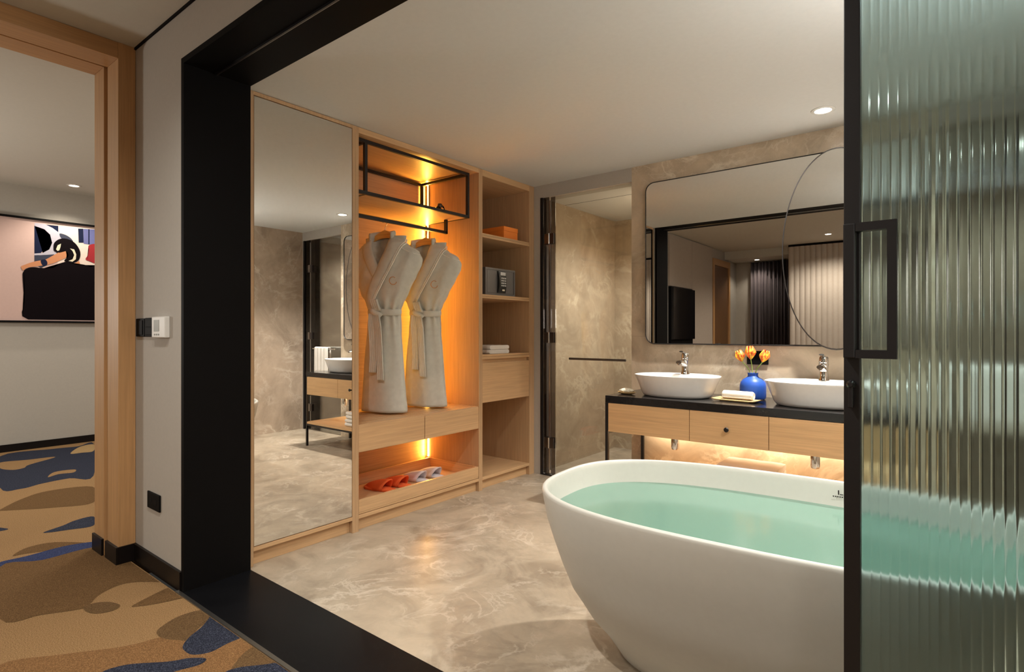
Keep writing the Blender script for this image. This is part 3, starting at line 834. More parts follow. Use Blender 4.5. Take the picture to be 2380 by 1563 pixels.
obj('bracket', bx(-.62, -.53, YB - .0445, YB - .0285, 1.7, 1.78), 'black_metal', ov)

# socket on the wall
so = thing('wall_socket', 'black double socket plate on marble behind the tulips', 'socket', (-1.045, YB, 1.06))
obj('plate', bx(-1.113, -.978, YB - .010, YB - .0005, 1.015, 1.105, bev=.003), 'black', so)
for x in (-1.08, -1.01): obj('socket_slot', bx(x - .012, x + .012, YB - .0108, YB - .0098, 1.048, 1.072), 'gap', so)

# vase with tulips
VC = (-1.03, 3.80)
bm = B(); lathe(bm, [(0, 0), (.066, 0), (.076, .006), (.079, .02), (.079, .085), (.074, .108), (.058, .128), (.038, .140), (.031, .148), (.031, .162), (.034, .168), (.030, .168), (.026, .160), (.026, .148), (.05, .125), (.070, .095), (.07, .02), (0, .014)], 40, (VC[0], VC[1], .8005))
o = obj('vase', bm, 'vase', smooth=True, loc=(VC[0], VC[1], .8005))
tag(o, 'matt cobalt blue vase with narrow neck holding three tulips', 'vase')
def tulip(hx, hy, hz, lean, s, label):
    t = thing('tulip', label, 'flower', (VC[0], VC[1], .93), 'orange tulips in the blue vase')
    bm = B(); b0 = Vector((VC[0] + (hx - VC[0]) * .12, VC[1] + (hy - VC[1]) * .1, .92)); top = Vector((hx, hy, hz))
    mid = (b0 + top) / 2 + Vector(((VC[0] - hx) * .18, 0, .01))
    tube(bm, smoothpts([tuple(b0), tuple(mid), tuple(top)], 6, False), .0028, 8)
    obj('stem', bm, 'stem', t, True)
    # six overlapping petals
    bm = B()
    for k in range(6):
        a0 = k * PI / 3 + lean; rad = 1.0 if k % 2 else .86
        rows = []
        for i in range(9):
            u = i / 8
            r = (.004 + .023 * math.sin(min(1, u * 1.35) * PI / 2) * (1 - .60 * max(0, u - .50) / .50)) * rad * s
            w = .74 * math.sin(PI * min(.97, .10 + u * .87)) ** .42
            z = u * .058 * s
            row = []
            for j in range(7):
                v = (j / 6 - .5) * 2
                a = a0 + v * w
                rr = r * (1 - .05 * abs(v))
                row.append((hx + rr * math.cos(a), hy + rr * math.sin(a), hz + z - .004 * abs(v) * u * s))
            rows.append(row)
        loft(bm, rows, close=False)
    bl = obj('bloom', bm, 'tulip', t, True, recalc=True)
    bl.location = Vector((hx, hy, hz)) - wloc(t)
    for v in bl.data.vertices: v.co -= bl.location
    bl.rotation_euler = ((VC[1] - hy) * 3, (hx - VC[0]) * 5, 0)
    md = bl.modifiers.new('t', 'SOLIDIFY'); md.thickness = .0012
    return t
tulip(-1.095, 3.795, 1.040, .2, 1.35, 'orange tulip leaning left in the blue vase')
tulip(-1.040, 3.79, 1.057, .7, 1.5, 'orange and yellow tulip standing highest in the blue vase')
tulip(-.972, 3.80, 1.040, 1.1, 1.4, 'wide open orange and yellow tulip leaning right in the blue vase')

# bamboo tray with rolled towel
tx, ty = -1.075, 3.625
def rot_z(bm, cx, cy, a): return xform(bm, Matrix.Translation((cx, cy, 0)) @ Matrix.Rotation(a, 4, 'Z') @ Matrix.Translation((-cx, -cy, 0)))
bm = B(); prof = [(-.138, .016), (-.120, .012), (-.10, .0105), (.10, .0105), (.120, .012), (.138, .016)]
top = [[(tx + x, ty + y, .8005 + z) for x, z in prof] for y in (-.065, .065)]
bot = [[(tx + x * .97, ty + y * .95, .8005 + z - .006) for x, z in prof] for y in (-.065, .065)]
for Q, fl in ((top, 0), (bot, 1)): loft(bm, Q, close=False)
V = list(bm.verts)
for i in range(5):
    bm.faces.new((V[i], V[i + 1], V[12 + i + 1], V[12 + i])); bm.faces.new((V[6 + i], V[6 + i + 1], V[18 + i + 1], V[18 + i]))
for i in (0, 5): bm.faces.new((V[i], V[6 + i], V[18 + i], V[12 + i]))
for y in (-.045, .045): box(bm, tx - .09, tx + .09, ty + y - .006, ty + y + .006, .8007, .806)
rot_z(bm, tx, ty, math.radians(-6))
o = obj('bamboo_tray', bm, 'bamboo', loc=(tx, ty, .8005)); tag(o, 'small bamboo tray with raised ends on the black counter', 'tray')
bm = B(); spiral = []
N = 70
for k in range(N):
    a = k / N * 2 * PI * 3.2; r = .006 + .0195 * k / N
    spiral.append((r * math.cos(a), r * math.sin(a)))
R0 = .0265
rings = []
for i, (x, s) in enumerate(((-.094, .80), (-.091, .95), (-.085, 1.0), (0, 1.02), (.085, 1.0), (.091, .95), (.094, .80))):
    rings.append([(tx + .005 + x, ty + R0 * s * math.cos(2 * PI * k / 24) * 1.08, .8118 + R0 + R0 * s * math.sin(2 * PI * k / 24) * .98) for k in range(24)])
loft(bm, rings, True, True, True)
for sx in (-1, 1):
    tube(bm, [(tx + .005 + sx * .094, ty + y, .8118 + R0 + z) for y, z in spiral[::2]], .0014, 6)
box(bm, tx - .086, tx + .096, ty - .031, ty - .022, .8118 + .010, .8118 + .016, .002)
rot_z(bm, tx, ty, math.radians(-6))
o = obj('rolled_towel', bm, 'towel', smooth=True, loc=(tx, ty, .8115)); tag(o, 'small white towel rolled up on the bamboo tray', 'towel')

# soap dish with loofah by the left corner
t = thing('soap_dish', 'small wooden dish holding a cream loofah at the counter corner', 'dish', (-1.80, 3.56, .8005))
bm = B(); lathe(bm, [(0, .001), (.04, .001), (.055, .006), (.068, .014), (.066, .0165), (.05, .010), (0, .007)], 28, (-1.80, 3.56, .8005), 1, .62)
obj('dish', bm, 'bamboo', t, True)
bm = B(); N = 30; rows = []
for i in range(9):
    ph = PI * i / 8; row = []
    for k in range(N):
        a = 2 * PI * k / N; rr = math.sin(ph) * (1 + .10 * math.sin(a * 9 + i * 1.7) + .05 * math.sin(a * 5 + i))
        row.append((-1.80 + .052 * rr * math.cos(a), 3.56 + .032 * rr * math.sin(a), .8095 + .016 - .016 * math.cos(ph) * (1 + .1 * math.sin(a * 7))))
    rows.append(row)
loft(bm, rows, True); 
obj('loofah', bm, 'cream', t, True)

# folded towels on the lower shelf
def folded(cx, cy, z, w, d, h, label, mat='towel', cat='towel', grp=None, rz=0, name='folded_towel', layers=2):
    bm = B()
    for L in range(layers):
        z0 = z + L * h / layers; hh = h / layers * .96; rings = []
        r = hh / 2
        nx = 12
        for i in range(nx + 1):
            x = cx - w / 2 + w * i / nx
            e = 1 if 0 < i < nx else .93
            ring = []
            pts = []
            for k in range(9): a = -PI / 2 + PI * k / 8; pts.append((d / 2 - r + r * math.cos(a), r + r * math.sin(a)))
            for k in range(9): a = PI / 2 + PI * k / 8; pts.append((-d / 2 + r + r * math.cos(a), r + r * math.sin(a)))
            for (yy, zz) in pts:
                ring.append((x + .002 * math.sin(yy * 60 + L), cy + yy * e, z0 + zz * (1 + .03 * math.sin(i * 1.3 + L * 2)) * (.97 if e < 1 else 1)))
            rings.append(ring)
        loft(bm, rings, True, True, True)
    if rz: rot_z(bm, cx, cy, rz)
    o = obj(name, bm, mat, smooth=True, loc=(cx, cy, z), angle=60); tag(o, label, cat, grp); return o
folded(-1.0, 3.645, .2625, .34, .34, .075, 'white bath towel, lower of two on the washstand shelf', grp='bath towels under the washstand')
folded(-1.0, 3.65, .3385, .34, .33, .075, 'white bath towel, upper of two on the washstand shelf', grp='bath towels under the washstand', rz=.02)

# ================================================================== BATHTUB
TC = Vector((-.530, 2.055, 0)); TA, TB, TH, TR = .783, .483, .645, .054
def ring(a, b, z, n=2.75, N=96):
    return [(superell(a, b, n, k, N)[0], superell(a, b, n, k, N)[1], z) for k in range(N)]
outer = [(.285, .0), (.275, .008), (.245, .055), (.210, .105), (.163, .16), (.126, .223), (.096, .272), (.065, .357), (.035, .455), (.015, .53), (.004, .60), (0, .630), (.0005, .639), (.004, .644), (.010, .645)]
inner = [(.015, .644), (.019, .639), (.022, .625), (.027, .585), (.036, .52), (.055, .42), (.085, .33), (.125, .255), (.175, .21), (.24, .19), (.32, .185)]
bm = B(); rings = []

for ins, z in outer: rings.append(ring(TA - ins, TB - ins, z, 2.75 - .35 * (1 - z / .645)))
for ins, z in inner: rings.append(ring(TA - ins, TB - ins, z, 2.75 - .35 * (1 - z / .645)))
loft(bm, rings, True, True, False)
N = 96; last = list(bm.verts)[-N:]
bm.faces.new(last)
tubm = thing('bathtub', 'freestanding white oval bathtub filled with teal water', 'bathtub', (TC.x, TC.y, 0))
tubm.rotation_euler = (0, 0, TR)
def tobj(name, bm, mat, smooth=True):
    bmesh.ops.recalc_face_normals(bm, faces=bm.faces)
    for f in bm.faces: f.smooth = smooth
    me = bpy.data.meshes.new(name); bm.to_mesh(me); bm.free(); o = bpy.data.objects.new(name, me); me.materials.append(M[mat]); COL.objects.link(o); return o
sh = tobj('shell', bm, 'tub'); sh.parent = tubm
# maker's mark on the far inner wall: small symbol over a line of tiny lettering
bm = B()
def lg(x0, x1, z0, z1): box(bm, x0, x1, 0, .0006, z0, z1)
lg(0, .004, 0, .018); lg(.006, .018, .0, .003)
for k in range(6): lg(-.018 + k * .0075, -.013 + k * .0075, -.010, -.006)
xform(bm, Matrix.Translation((.190, .4455, .596)) @ Matrix.Rotation(math.radians(4), 4, 'X'))
mk = tobj('maker_mark', bm, 'gap', False); mk.parent = tubm
bm = B(); lathe(bm, [(0, .186), (.032, .186), (.032, .19), (.024, .192), (0, .193)], 24); dr_ = tobj('drain', bm, 'chrome'); dr_.parent = tubm
zw = .549; ins = .0325
bm = B(); rr = ring(TA - ins, TB - ins, 0, 2.68)
vs = [bm.verts.new(p) for p in rr]; r2 = [bm.verts.new((p[0] * .6, p[1] * .6, 0)) for p in rr]; r3 = [bm.verts.new((p[0] * .2, p[1] * .2, 0)) for p in rr]
for A, C in ((vs, r2), (r2, r3)):
    for k in range(N): bm.faces.new((A[k], A[(k + 1) % N], C[(k + 1) % N], C[k]))
bm.faces.new(r3)
wt = tobj('bath_water', bm, 'water'); wt.location = (TC.x, TC.y, zw); wt.rotation_euler = (0, 0, TR)
tag(wt, 'still pale teal water filling the bathtub', 'water', kind='stuff')

# ================================================================== BATHROBES
def interp(tab, z):
    for (z0, v0), (z1, v1) in zip(tab, tab[1:]):
        if z0 >= z >= z1:
            t = (z0 - z) / (z0 - z1) if z0 != z1 else 0
            t = t * t * (3 - 2 * t) * .5 + t * .5
            return v0 + (v1 - v0) * t
    return tab[-1][1] if z < tab[-1][0] else tab[0][1]
def robe(cx, cy, rz, hem, group, label, clip=0):
    """hangs from the rail; built around the local origin at hook height, front towards -y"""
    t = thing('bathrobe', label, 'bathrobe', (cx, cy, 0), group)
    t.rotation_euler = (0, 0, rz)
    HW = [(1.905, .075), (1.885, .115), (1.84, .20), (1.785, .285), (1.74, .312), (1.70, .305), (1.62, .262), (1.52, .195), (1.44, .142), (1.385, .118), (1.36, .118), (1.25, .132), (1.10, .148), (.95, .158), (.80, .170), (hem + .01, .182), (hem, .180)]
    HD = [(1.905, .045), (1.84, .065), (1.74, .085), (1.60, .09), (1.44, .078), (1.385, .062), (1.25, .070), (.95, .078), (hem, .085)]
    V = [(1.905, .080), (1.84, .066), (1.76, .036), (1.70, .0)]
    N = 72; rows = []; nz = 64
    zs = [1.905 + (hem - 1.905) * i / nz for i in range(nz + 1)]
    for i, z in enumerate(zs):
        w, d = interp(HW, z), interp(HD, z); v = interp(V, z) if z > 1.70 else 0
        row = []
        for k in range(N):
            a = 2 * PI * k / N; c, s = math.cos(a), math.sin(a)
            x = w * math.copysign(abs(c) ** .85, c); y = d * math.copysign(abs(s) ** .9, s)
            # folds: gathered near the waist, soft lower down
            near = math.exp(-((z - 1.37) / .13) ** 2)
            f = .010 * near * math.cos(a * 11 + .6) + (.007 * min(1, max(0, (1.33 - z) / .3))) * math.sin(a * 5 + .8 + z * 1.5)
            if z > 1.45: f += .004 * math.sin(x * 60 - (z - 1.45) * 22)
            y += f * (1 if s >= 0 else -1) * abs(s) ** .5; x += f * c * .8
            if s < 0 and v > 0 and abs(x) < v + .008:
                m = min(1, (v + .008 - abs(x)) / .016)
                y = y * (1 - m) + (d * .55) * m
            # right front panel overlaps the left one below the V
            row.append((x, y, z))
        rows.append(row)
    bm = B(); loft(bm, rows, True, True, True)
    def ch(name, bm, mat, smooth=True, label=None):
        o = tobj(name, bm, mat, smooth); o.parent = t
        if label: o['label'] = label
        return o
    ch('robe_body', bm, 'robe')
    def fy(x, z):
        w, d = interp(HW, z), interp(HD, z)
        c = min(.999, abs(x) / w) ** (1 / .85); s = math.sqrt(max(0, 1 - c * c)); return -d * s ** .9
    # shawl collar: right side runs from the neck to the waist, left one tucks under
    def band(path, wid, off, th=.010, wfun=None):
        bm = B(); rows = []
        n = len(path)
        for i, (x, z) in enumerate(path):
            dx = path[min(i + 1, n - 1)][0] - path[max(i - 1, 0)][0]; dz = path[min(i + 1, n - 1)][1] - path[max(i - 1, 0)][1]
            l = math.hypot(dx, dz); nx, nz_ = -dz / l, dx / l
            ww = wid * (wfun(i / (n - 1)) if wfun else 1); row = []
            for j in range(9):
                v = j / 8; px, pz = x + nx * ww * (v - .5), z + nz_ * ww * (v - .5)
                pz = min(pz, 1.93)
                row.append((px, fy(px, min(pz, 1.90)) - off - th * math.sin(PI * v) ** .5, pz))
            for j in range(8, -1, -1):
                v = j / 8; px, pz = x + nx * ww * (v - .5), z + nz_ * ww * (v - .5); pz = min(pz, 1.93)
                row.append((px, fy(px, min(pz, 1.90)) - off + .004, pz))
            rows.append(row)
        loft(bm, rows, True, True, True); return bm
    under = smoothpts([(-.118, 1.905), (-.112, 1.85), (-.080, 1.765), (-.040, 1.695), (-.005, 1.64)], 6, False)
    ch('collar', band(under, .085, .002, .010), 'robe')
    over = smoothpts([(.132, 1.905), (.128, 1.86), (.104, 1.78), (.060, 1.69), (.002, 1.59), (-.052, 1.50), (-.080, 1.43), (-.085, 1.39)], 6, False)
    ch('collar', band(over, .115, .007, .014, lambda u: 1 - .45 * u), 'robe')
    for k, o_ in enumerate((.058, .072)):
        pth = []
        for i, (x, z) in enumerate(over):
            dx = over[min(i + 1, len(over) - 1)][0] - over[max(i - 1, 0)][0]; dz = over[min(i + 1, len(over) - 1)][1] - over[max(i - 1, 0)][1]; l = math.hypot(dx, dz)
            sc = 1 - .45 * i / (len(over) - 1)
            px, pz = x - dz / l * o_ * sc, z + dx / l * o_ * sc
            pth.append((px, fy(px, min(1.9, pz)) - .014, pz))
        bm = B(); tube(bm, [p for p in pth if p[2] < 1.88], .0045, 8); ch('piping', bm, 'robe_trim', label='pale piping along the collar')
    # collar behind the neck
    bm = B(); tube(bm, smoothpts([(-.092, -.05, 1.905), (-.07, .02, 1.925), (0, .045, 1.928), (.07, .02, 1.925), (.092, -.05, 1.905)], 6, False), 1, 10, flat=(.010, .026, (0, 0, 1)))
    ch('neck_collar', bm, 'robe')
    # folded sleeve on the left shoulder with ribbed cuff
    for k in range(4):
        pass
    bm = B(); rows = []
    for i in range(13):
        u = i / 12; z = 1.80 - u * .02; rows.append([])
    bm.free()
    for sx in (-1, 1):
        bm = B(); P = []
        for u in range(9):
            q = u / 8; xx = sx * (.10 + .205 * q); zz = 1.875 - .115 * q - .02 * math.sin(PI * q)
            P.append((xx, fy(xx, min(zz, 1.89)) * .9 - .004, zz))
        tube(bm, P, .0028, 8); ch('shoulder_seam', bm, 'robe_trim')
    # embroidered ring on the chest
    bm = B(); ex, ez = .130, 1.585; P = []
    for k in range(22):
        a = math.radians(50 + 290 * k / 21); px, pz = ex + .026 * math.cos(a), ez + .026 * math.sin(a); P.append((px, fy(px, pz) - .005, pz))
    tube(bm, P, .0021, 6)
    P = [(ex + .026 * math.cos(a), fy(ex, ez) - .005, ez - .030 + .010 * math.sin(a)) for a in (3.9, 4.4, 4.9, 5.4)]
    ch('emblem', bm, 'embroid', label='small orange embroidered ring')
    # belt
    bm = B(); P = []
    for k in range(48):
        a = 2 * PI * k / 48; P.append((.1255 * math.cos(a), .074 * math.sin(a), 1.372 + .004 * math.sin(a * 2)))
    tube(bm, P, 1, 10, flat=(.008, .024, (0, 0, 1)), closed=True)
    blt = ch('belt', bm, 'robe')
    def strip(P, w, th, nm='belt_tail'):
        bm = B(); rows = []
        for (x, y, z, tw) in P:
            row = []
            M_ = 14
            for j in range(M_ + 1):
                v = j / M_ - .5; row.append((x + v * w * math.cos(tw), y - th / 2 - .0018 * (1 if j % 4 < 2 else -.4) + v * w * math.sin(tw), z))
            for j in range(M_, -1, -1):
                v = j / M_ - .5; row.append((x + v * w * math.cos(tw), y + th / 2 + v * w * math.sin(tw), z))
            rows.append(row)
        loft(bm, rows, True, True, True); return ch(nm, bm, 'robe', True)
    kx = -.015
    bm = B(); tube(bm, smoothpts([(kx - .035, -.078, 1.385), (kx - .01, -.098, 1.372), (kx + .03, -.092, 1.352), (kx + .045, -.084, 1.338)], 5, False), [.016] + [.020] * 14 + [.014], 12)
    ch('belt_knot', bm, 'robe')
    bm = B(); tube(bm, smoothpts([(kx + .045, -.080, 1.388), (kx + .0, -.094, 1.385), (kx - .038, -.084, 1.362)], 5, False), .014, 12)
    ch('belt_knot', bm, 'robe')
    strip([(kx - .015, -.100, 1.36, .2), (kx - .020, -.098, 1.28, .25), (kx - .012, -.098, 1.18, .15), (kx - .006, -.100, 1.05, .1), (kx - .012, -.102, .955, .1), (kx - .012, -.101, .950, .1)], .052, .008)
    strip([(kx + .022, -.104, 1.35, -.1), (kx + .040, -.104, 1.26, -.15), (kx + .050, -.106, 1.12, -.1), (kx + .058, -.108, .985, -.05), (kx + .062, -.109, .905, 0), (kx + .062, -.108, .900, 0)], .052, .009)
    strip([(kx + .018, -.092, 1.385, 0), (kx + .010, -.102, 1.42, 0), (kx + .002, -.106, 1.45, 0), (kx + .002, -.104, 1.458, 0)], .058, .016, 'belt_loop')
    return t
def hanger(cx, cy, rz, zhook, label):
    t = thing('coat_hanger', label, 'hanger', (cx, cy, 0), 'wooden hangers on the black rail')
    t.rotation_euler = (0, 0, rz)
    bm = B(); rows = []
    for i in range(25):
        u = (i / 24 - .5) * 2; x = u * .16; z = 1.952 - .085 * abs(u) ** 1.25 - .0; h = .026 + .030 * (1 - abs(u)) ** 1.5
        if abs(u) < .9: z0 = z - h
        else: z0 = z - h * .8
        rows.append([(x, -.007 + .03 * abs(u) * 0, z), (x, .007, z), (x, .007, z0), (x, -.007, z0)])
    loft(bm, rows, True, True, True)
    o = tobj('hanger_bow', bm, 'hanger', False); o.parent = t
    bm = B(); tube(bm, [(-.15, 0, 1.735), (.15, 0, 1.735)], .0075, 12)
    for sx in (-1, 1): tube(bm, [(sx * .15, 0, 1.735), (sx * .158, 0, 1.855)], .005, 8)
    o = tobj('trouser_bar', bm, 'hanger'); o.parent = t
    bm = B(); P = [(0, 0, 1.948), (0, 0, 1.972), (.004, 0, 1.985)]
    for k in range(10):
        a = math.radians(-50 + 215 * k / 9); P.append((.0 + .017 * math.cos(a) , 0, zhook - .016 + .017 * math.sin(a)))
    P = [(0, 0, 1.948), (0, 0, 1.970), (.010, 0, 1.982), (.0165, 0, 1.998), (.015, 0, 2.012), (.006, 0, 2.0215), (-.006, 0, 2.0215), (-.0145, 0, 2.013), (-.0165, 0, 2.004)]
    P = [(x, y, z) for x, y, z in P]
    tube(bm, smoothpts(P, 4, False), .0018, 8)
    o = tobj('hook', bm, 'chrome'); o.parent = t
    return t
RX = -3.12
hanger(RX - .055, 2.565, .26, 2.02, 'wooden hanger with steel hook carrying the front bathrobe')
hanger(RX - .055, 2.955, .26, 2.02, 'wooden hanger with steel hook carrying the rear bathrobe')
robe(RX - .065, 2.570, .26, .672, 'grey velour bathrobes hanging in the wardrobe', 'grey bathrobe with orange emblem hanging nearest the mirror door')
robe(RX - .065, 2.960, .26, .672, 'grey velour bathrobes hanging in the wardrobe', 'grey bathrobe hanging behind the first, nearer the shelf unit and light strip')

# ================================================================== SLIPPERS
def slipper(cx, cy, rz, mat, label, grp, z=.1165):
    t = thing('slipper', label, 'slipper', (cx, cy, z), grp); t.rotation_euler = (0, 0, rz)
    # local: heel at +x, toe at -x
    L = .27
    out = [(-.135, 0), (-.128, .030), (-.10, .047), (-.05, .052), (.02, .043), (.08, .037), (.115, .030), (.133, .015), (.136, 0)]
    full = out + [(x, -y) for x, y in out[-2:0:-1]]
    P = smoothpts(full, 4)
    bm = B(); loft(bm, [[(x * .97, y * .94, 0) for x, y in P], [(x, y, .006) for x, y in P], [(x, y, .014) for x, y in P], [(x * .975, y * .95, .0175) for x, y in P]], True, True, True)
    o = tobj('sole', bm, mat); o.parent = t
    # upper: arch from the toe to mid foot, open towards the heel
    bm = B(); rows = []
    for i in range(12):
        u = i / 11; x = -.131 + .178 * u
        w = .050 * (1 - (1 - min(1, u * 1.35 + .04)) ** 2.4) + .002; h = .012 + .060 * math.sin(min(1, u * 1.02) * PI / 2) ** .8
        row = []
        for k in range(19):
            a = PI * k / 18; skew = .070 * (math.sin(a)) * u
            row.append((x + skew * .6, w * math.cos(a), .010 + h * math.sin(a) ** .8))
        rows.append(row)
    loft(bm, rows, close=False)
    o = tobj('upper', bm, mat); o.parent = t
    md = o.modifiers.new('t', 'SOLIDIFY'); md.thickness = .006; md.offset = -1
    # rolled piping along the opening
    bm = B(); tube(bm, [(p[0], p[1], p[2]) for p in rows[-1]], .0035, 8)
    o = tobj('piping', bm, mat); o.parent = t
    return t
slipper(-3.20, 2.545, .16, 'orange', 'orange slipper on the shoe tray, farthest left of the four', 'orange slippers')
slipper(-3.19, 2.685, .14, 'orange', 'orange slipper on the shoe tray, next to the white pair', 'orange slippers')
slipper(-3.19, 2.865, .10, 'white_felt', 'white slipper on the shoe tray, next to the orange pair', 'white slippers')
slipper(-3.19, 3.020, .06, 'white_felt', 'white slipper on the shoe tray, farthest right of the four', 'white slippers')

# ================================================================== SHELF OBJECTS
bxo = thing('orange_box', 'flat orange cardboard box on the top shelf of the shelf unit', 'box', (-3.07, 3.72, 2.0055))
obj('box_base', bx(-3.22, -2.945, 3.615, 3.80, 2.006, 2.075, bev=.002), 'orange_box', bxo)
obj('box_lid', bx(-3.222, -2.943, 3.613, 3.802, 2.0755, 2.112, bev=.002), 'orange_box', bxo)
sf = thing('hotel_safe', 'dark grey electronic safe with keypad on the middle shelf', 'safe', (-3.07, 3.56, 1.5285))
sx = -2.925; sy0, sy1, sz0, sz1 = 3.355, 3.735, 1.529, 1.748
obj('body', bx(-3.26, sx - .001, sy0, sy1, sz0, sz1, bev=.004), 'safe', sf)
bm = B(); box(bm, sx - .0005, sx + .004, sy0, sy1, sz1 - .016, sz1, .001); box(bm, sx - .0005, sx + .004, sy0, sy1, sz0, sz0 + .016, .001)
box(bm, sx - .0005, sx + .004, sy0, sy0 + .018, sz0 + .0165, sz1 - .0165); box(bm, sx - .0005, sx + .004, sy1 - .018, sy1, sz0 + .0165, sz1 - .0165)
obj('door_frame', bm, 'safe', sf)
obj('door', bx(sx - .0005, sx + .002, sy0 + .024, sy1 - .030, sz0 + .02, sz1 - .02, bev=.001), 'safe', sf)
bm = B(); c = sy0 + .20
P = []
for i in range(11):
    u = i / 10; z = sz0 + .022 + (sz1 - sz0 - .044) * u; dpt = .012 + .012 * math.sin(PI * u)
    P.append([(sx + .002, c - .058 + .008 * math.sin(PI * u), z), (sx + .002 + dpt, c - .050, z), (sx + .002 + dpt, c + .040, z), (sx + .002, c + .05, z)])
loft(bm, P, True, True, True)
kp = obj('keypad', bm, 'safe_dark', sf)
bm = B()
for i in range(4):
    for j in range(3): box(bm, sx + .0255, sx + .0275, c - .028 + j * .022, c - .014 + j * .022, sz0 + .075 + i * .020, sz0 + .086 + i * .020)
obj('key', bm, 'safe_light', kp)
obj('display', bx(sx + .020, sx + .0245, c - .036, c + .028, sz1 - .055, sz1 - .030), 'safe_light', kp)
obj('knob', bx(sx + .021, sx + .030, c - .02, c + .012, sz0 + .035, sz0 + .052, bev=.003), 'chrome', kp)
folded(-3.06, 3.575, 1.0558, .20, .27, .034, 'folded cream towel, lower of two on the third shelf', 'cream' and 'towel', grp='small towels on the third shelf', layers=1, name='folded_towel')
folded(-3.06, 3.58, 1.0905, .20, .26, .034, 'folded cream towel, upper of two on the third shelf', grp='small towels on the third shelf', layers=1, name='folded_towel')
# little dark object on the frame shelf: unidentified, built as a rounded ornament with a cap
t = thing('dark_ornament', 'small glossy black rounded item with bright cap on the framed shelf', 'ornament', (-3.10, 3.03, 2.1225))
bm = B(); lathe(bm, [(0, 0), (.038, 0), (.045, .012), (.040, .035), (.024, .055), (.014, .066), (0, .068)], 24, (-3.10, 3.015, 2.1225), .8, 1)
obj('body', bm, 'tvblack', t, True)
bm = B(); lathe(bm, [(0, .060), (.016, .062), (.020, .075), (.015, .090), (0, .094)], 20, (-3.10, 3.03, 2.1225))
obj('cap', bm, 'chrome_dark', t, True)
bm = B(); tube(bm, smoothpts([(-3.10, 3.035, 2.205), (-3.10, 3.065, 2.195), (-3.10, 3.078, 2.16), (-3.10, 3.06, 2.127)], 5, False), .006, 10)
obj('strap', bm, 'tvblack', t, True)

# ================================================================== WALL SWITCHES / THERMOSTAT / SOCKET
def wallbox(name, cat, x0, x1, z0, z1, d, label, grp=None, mat='black'):
    t = thing(name, label, cat, ((x0 + x1) / 2, Y0, (z0 + z1) / 2), grp)
    obj('plate', bx(x0, x1, Y0 - d, Y0 - .0005, z0, z1, bev=.004), mat, t); return t
t = wallbox('light_switch', 'switch', -3.455, -3.335, 1.207, 1.303, .010, 'black light switch nearest the oak casing', 'black light switches')
obj('rocker', bx(-3.435, -3.355, Y0 - .0135, Y0 - .0102, 1.217, 1.293, bev=.002), 'black', t)
t = wallbox('light_switch', 'switch', -3.328, -3.205, 1.207, 1.305, .010, 'black light switch next to the white thermostat', 'black light switches')
for z in (1.217, 1.258): obj('rocker', bx(-3.31, -3.225, Y0 - .0135, Y0 - .0102, z, z + .037, bev=.002), 'black', t)
t = wallbox('thermostat', 'thermostat', -3.195, -3.03, 1.203, 1.308, .024, 'white wall thermostat with small grey display', mat='white_plastic')
obj('display', bx(-3.165, -3.10, Y0 - .0255, Y0 - .0242, 1.235, 1.292), 'lcd', t)
bm = B()
for k in range(3): box(bm, -3.162 + k * .025, -3.150 + k * .025, Y0 - .026, Y0 - .0242, 1.215, 1.223, .0008)
obj('button', bm, 'lcd', t)
t = wallbox('wall_outlet', 'socket', -3.300, -3.140, .322, .408, .009, 'black socket low on the grey wall above the skirting')
for x in (-3.25, -3.19): obj('socket_slot', bx(x - .012, x + .012, Y0 - .0098, Y0 - .0088, .354, .376), 'gap', t)

# ================================================================== PICTURE IN THE NEXT ROOM
pc = thing('framed_picture', 'wide black framed print of a person seen from behind, hand on head', 'picture', (-7.66, 1.35, 1.88))
ac = {'art_pink': (.52, .37, .33), 'art_white': (.66, .55, .48), 'art_navy': (.012, .016, .04), 'art_lilac': (.42, .40, .46), 'art_slate': (.045, .05, .075),
      'art_blue': (.12, .13, .28), 'art_red': (.30, .03, .035), 'art_skin': (.50, .22, .11), 'art_black': (.006, .004, .005), 'art_cream': (.62, .56, .42)}
for k, v in ac.items(): M[k] = plain(k, v, .9, spec=.04)
py0, py1, pz0, pz1 = .25, 2.35, 1.352, 2.412
names = list(ac)
bm = B(); box(bm, -7.659, -7.612, py0, py1, pz0, pz1, mi=0)
for i, (nm, P, sm) in enumerate(ART):
    P2 = []
    for p in P:
        p = (min(max(p[0], py0 + .012), py1 - .012), min(max(p[1], pz0 + .012), pz1 - .012))
        if not P2 or (abs(p[0] - P2[-1][0]) + abs(p[1] - P2[-1][1])) > 1e-4: P2.append(p)
    if abs(P2[0][0] - P2[-1][0]) + abs(P2[0][1] - P2[-1][1]) < 1e-4: P2.pop()
    if sm:
        P2 = [(min(max(a, py0 + .012), py1 - .012), min(max(b, pz0 + .012), pz1 - .012)) for a, b in smoothpts(P2, 4)]
    x = -7.6115 + i * .0004
    f = bm.faces.new([bm.verts.new((x, a, b)) for a, b in P2]); f.material_index = names.index(nm)
bmesh.ops.triangulate(bm, faces=[f for f in bm.faces if len(f.verts) > 4])
obj('canvas', bm, names, pc, recalc=False)
bm = B()
for a in ((py0 - .02, py1 + .02, pz1, pz1 + .02), (py0 - .02, py1 + .02, pz0 - .02, pz0), (py0 - .02, py0, pz0, pz1), (py1, py1 + .02, pz0, pz1)):
    box(bm, -7.659, -7.59, *a)
obj('picture_frame', bm, 'black', pc)

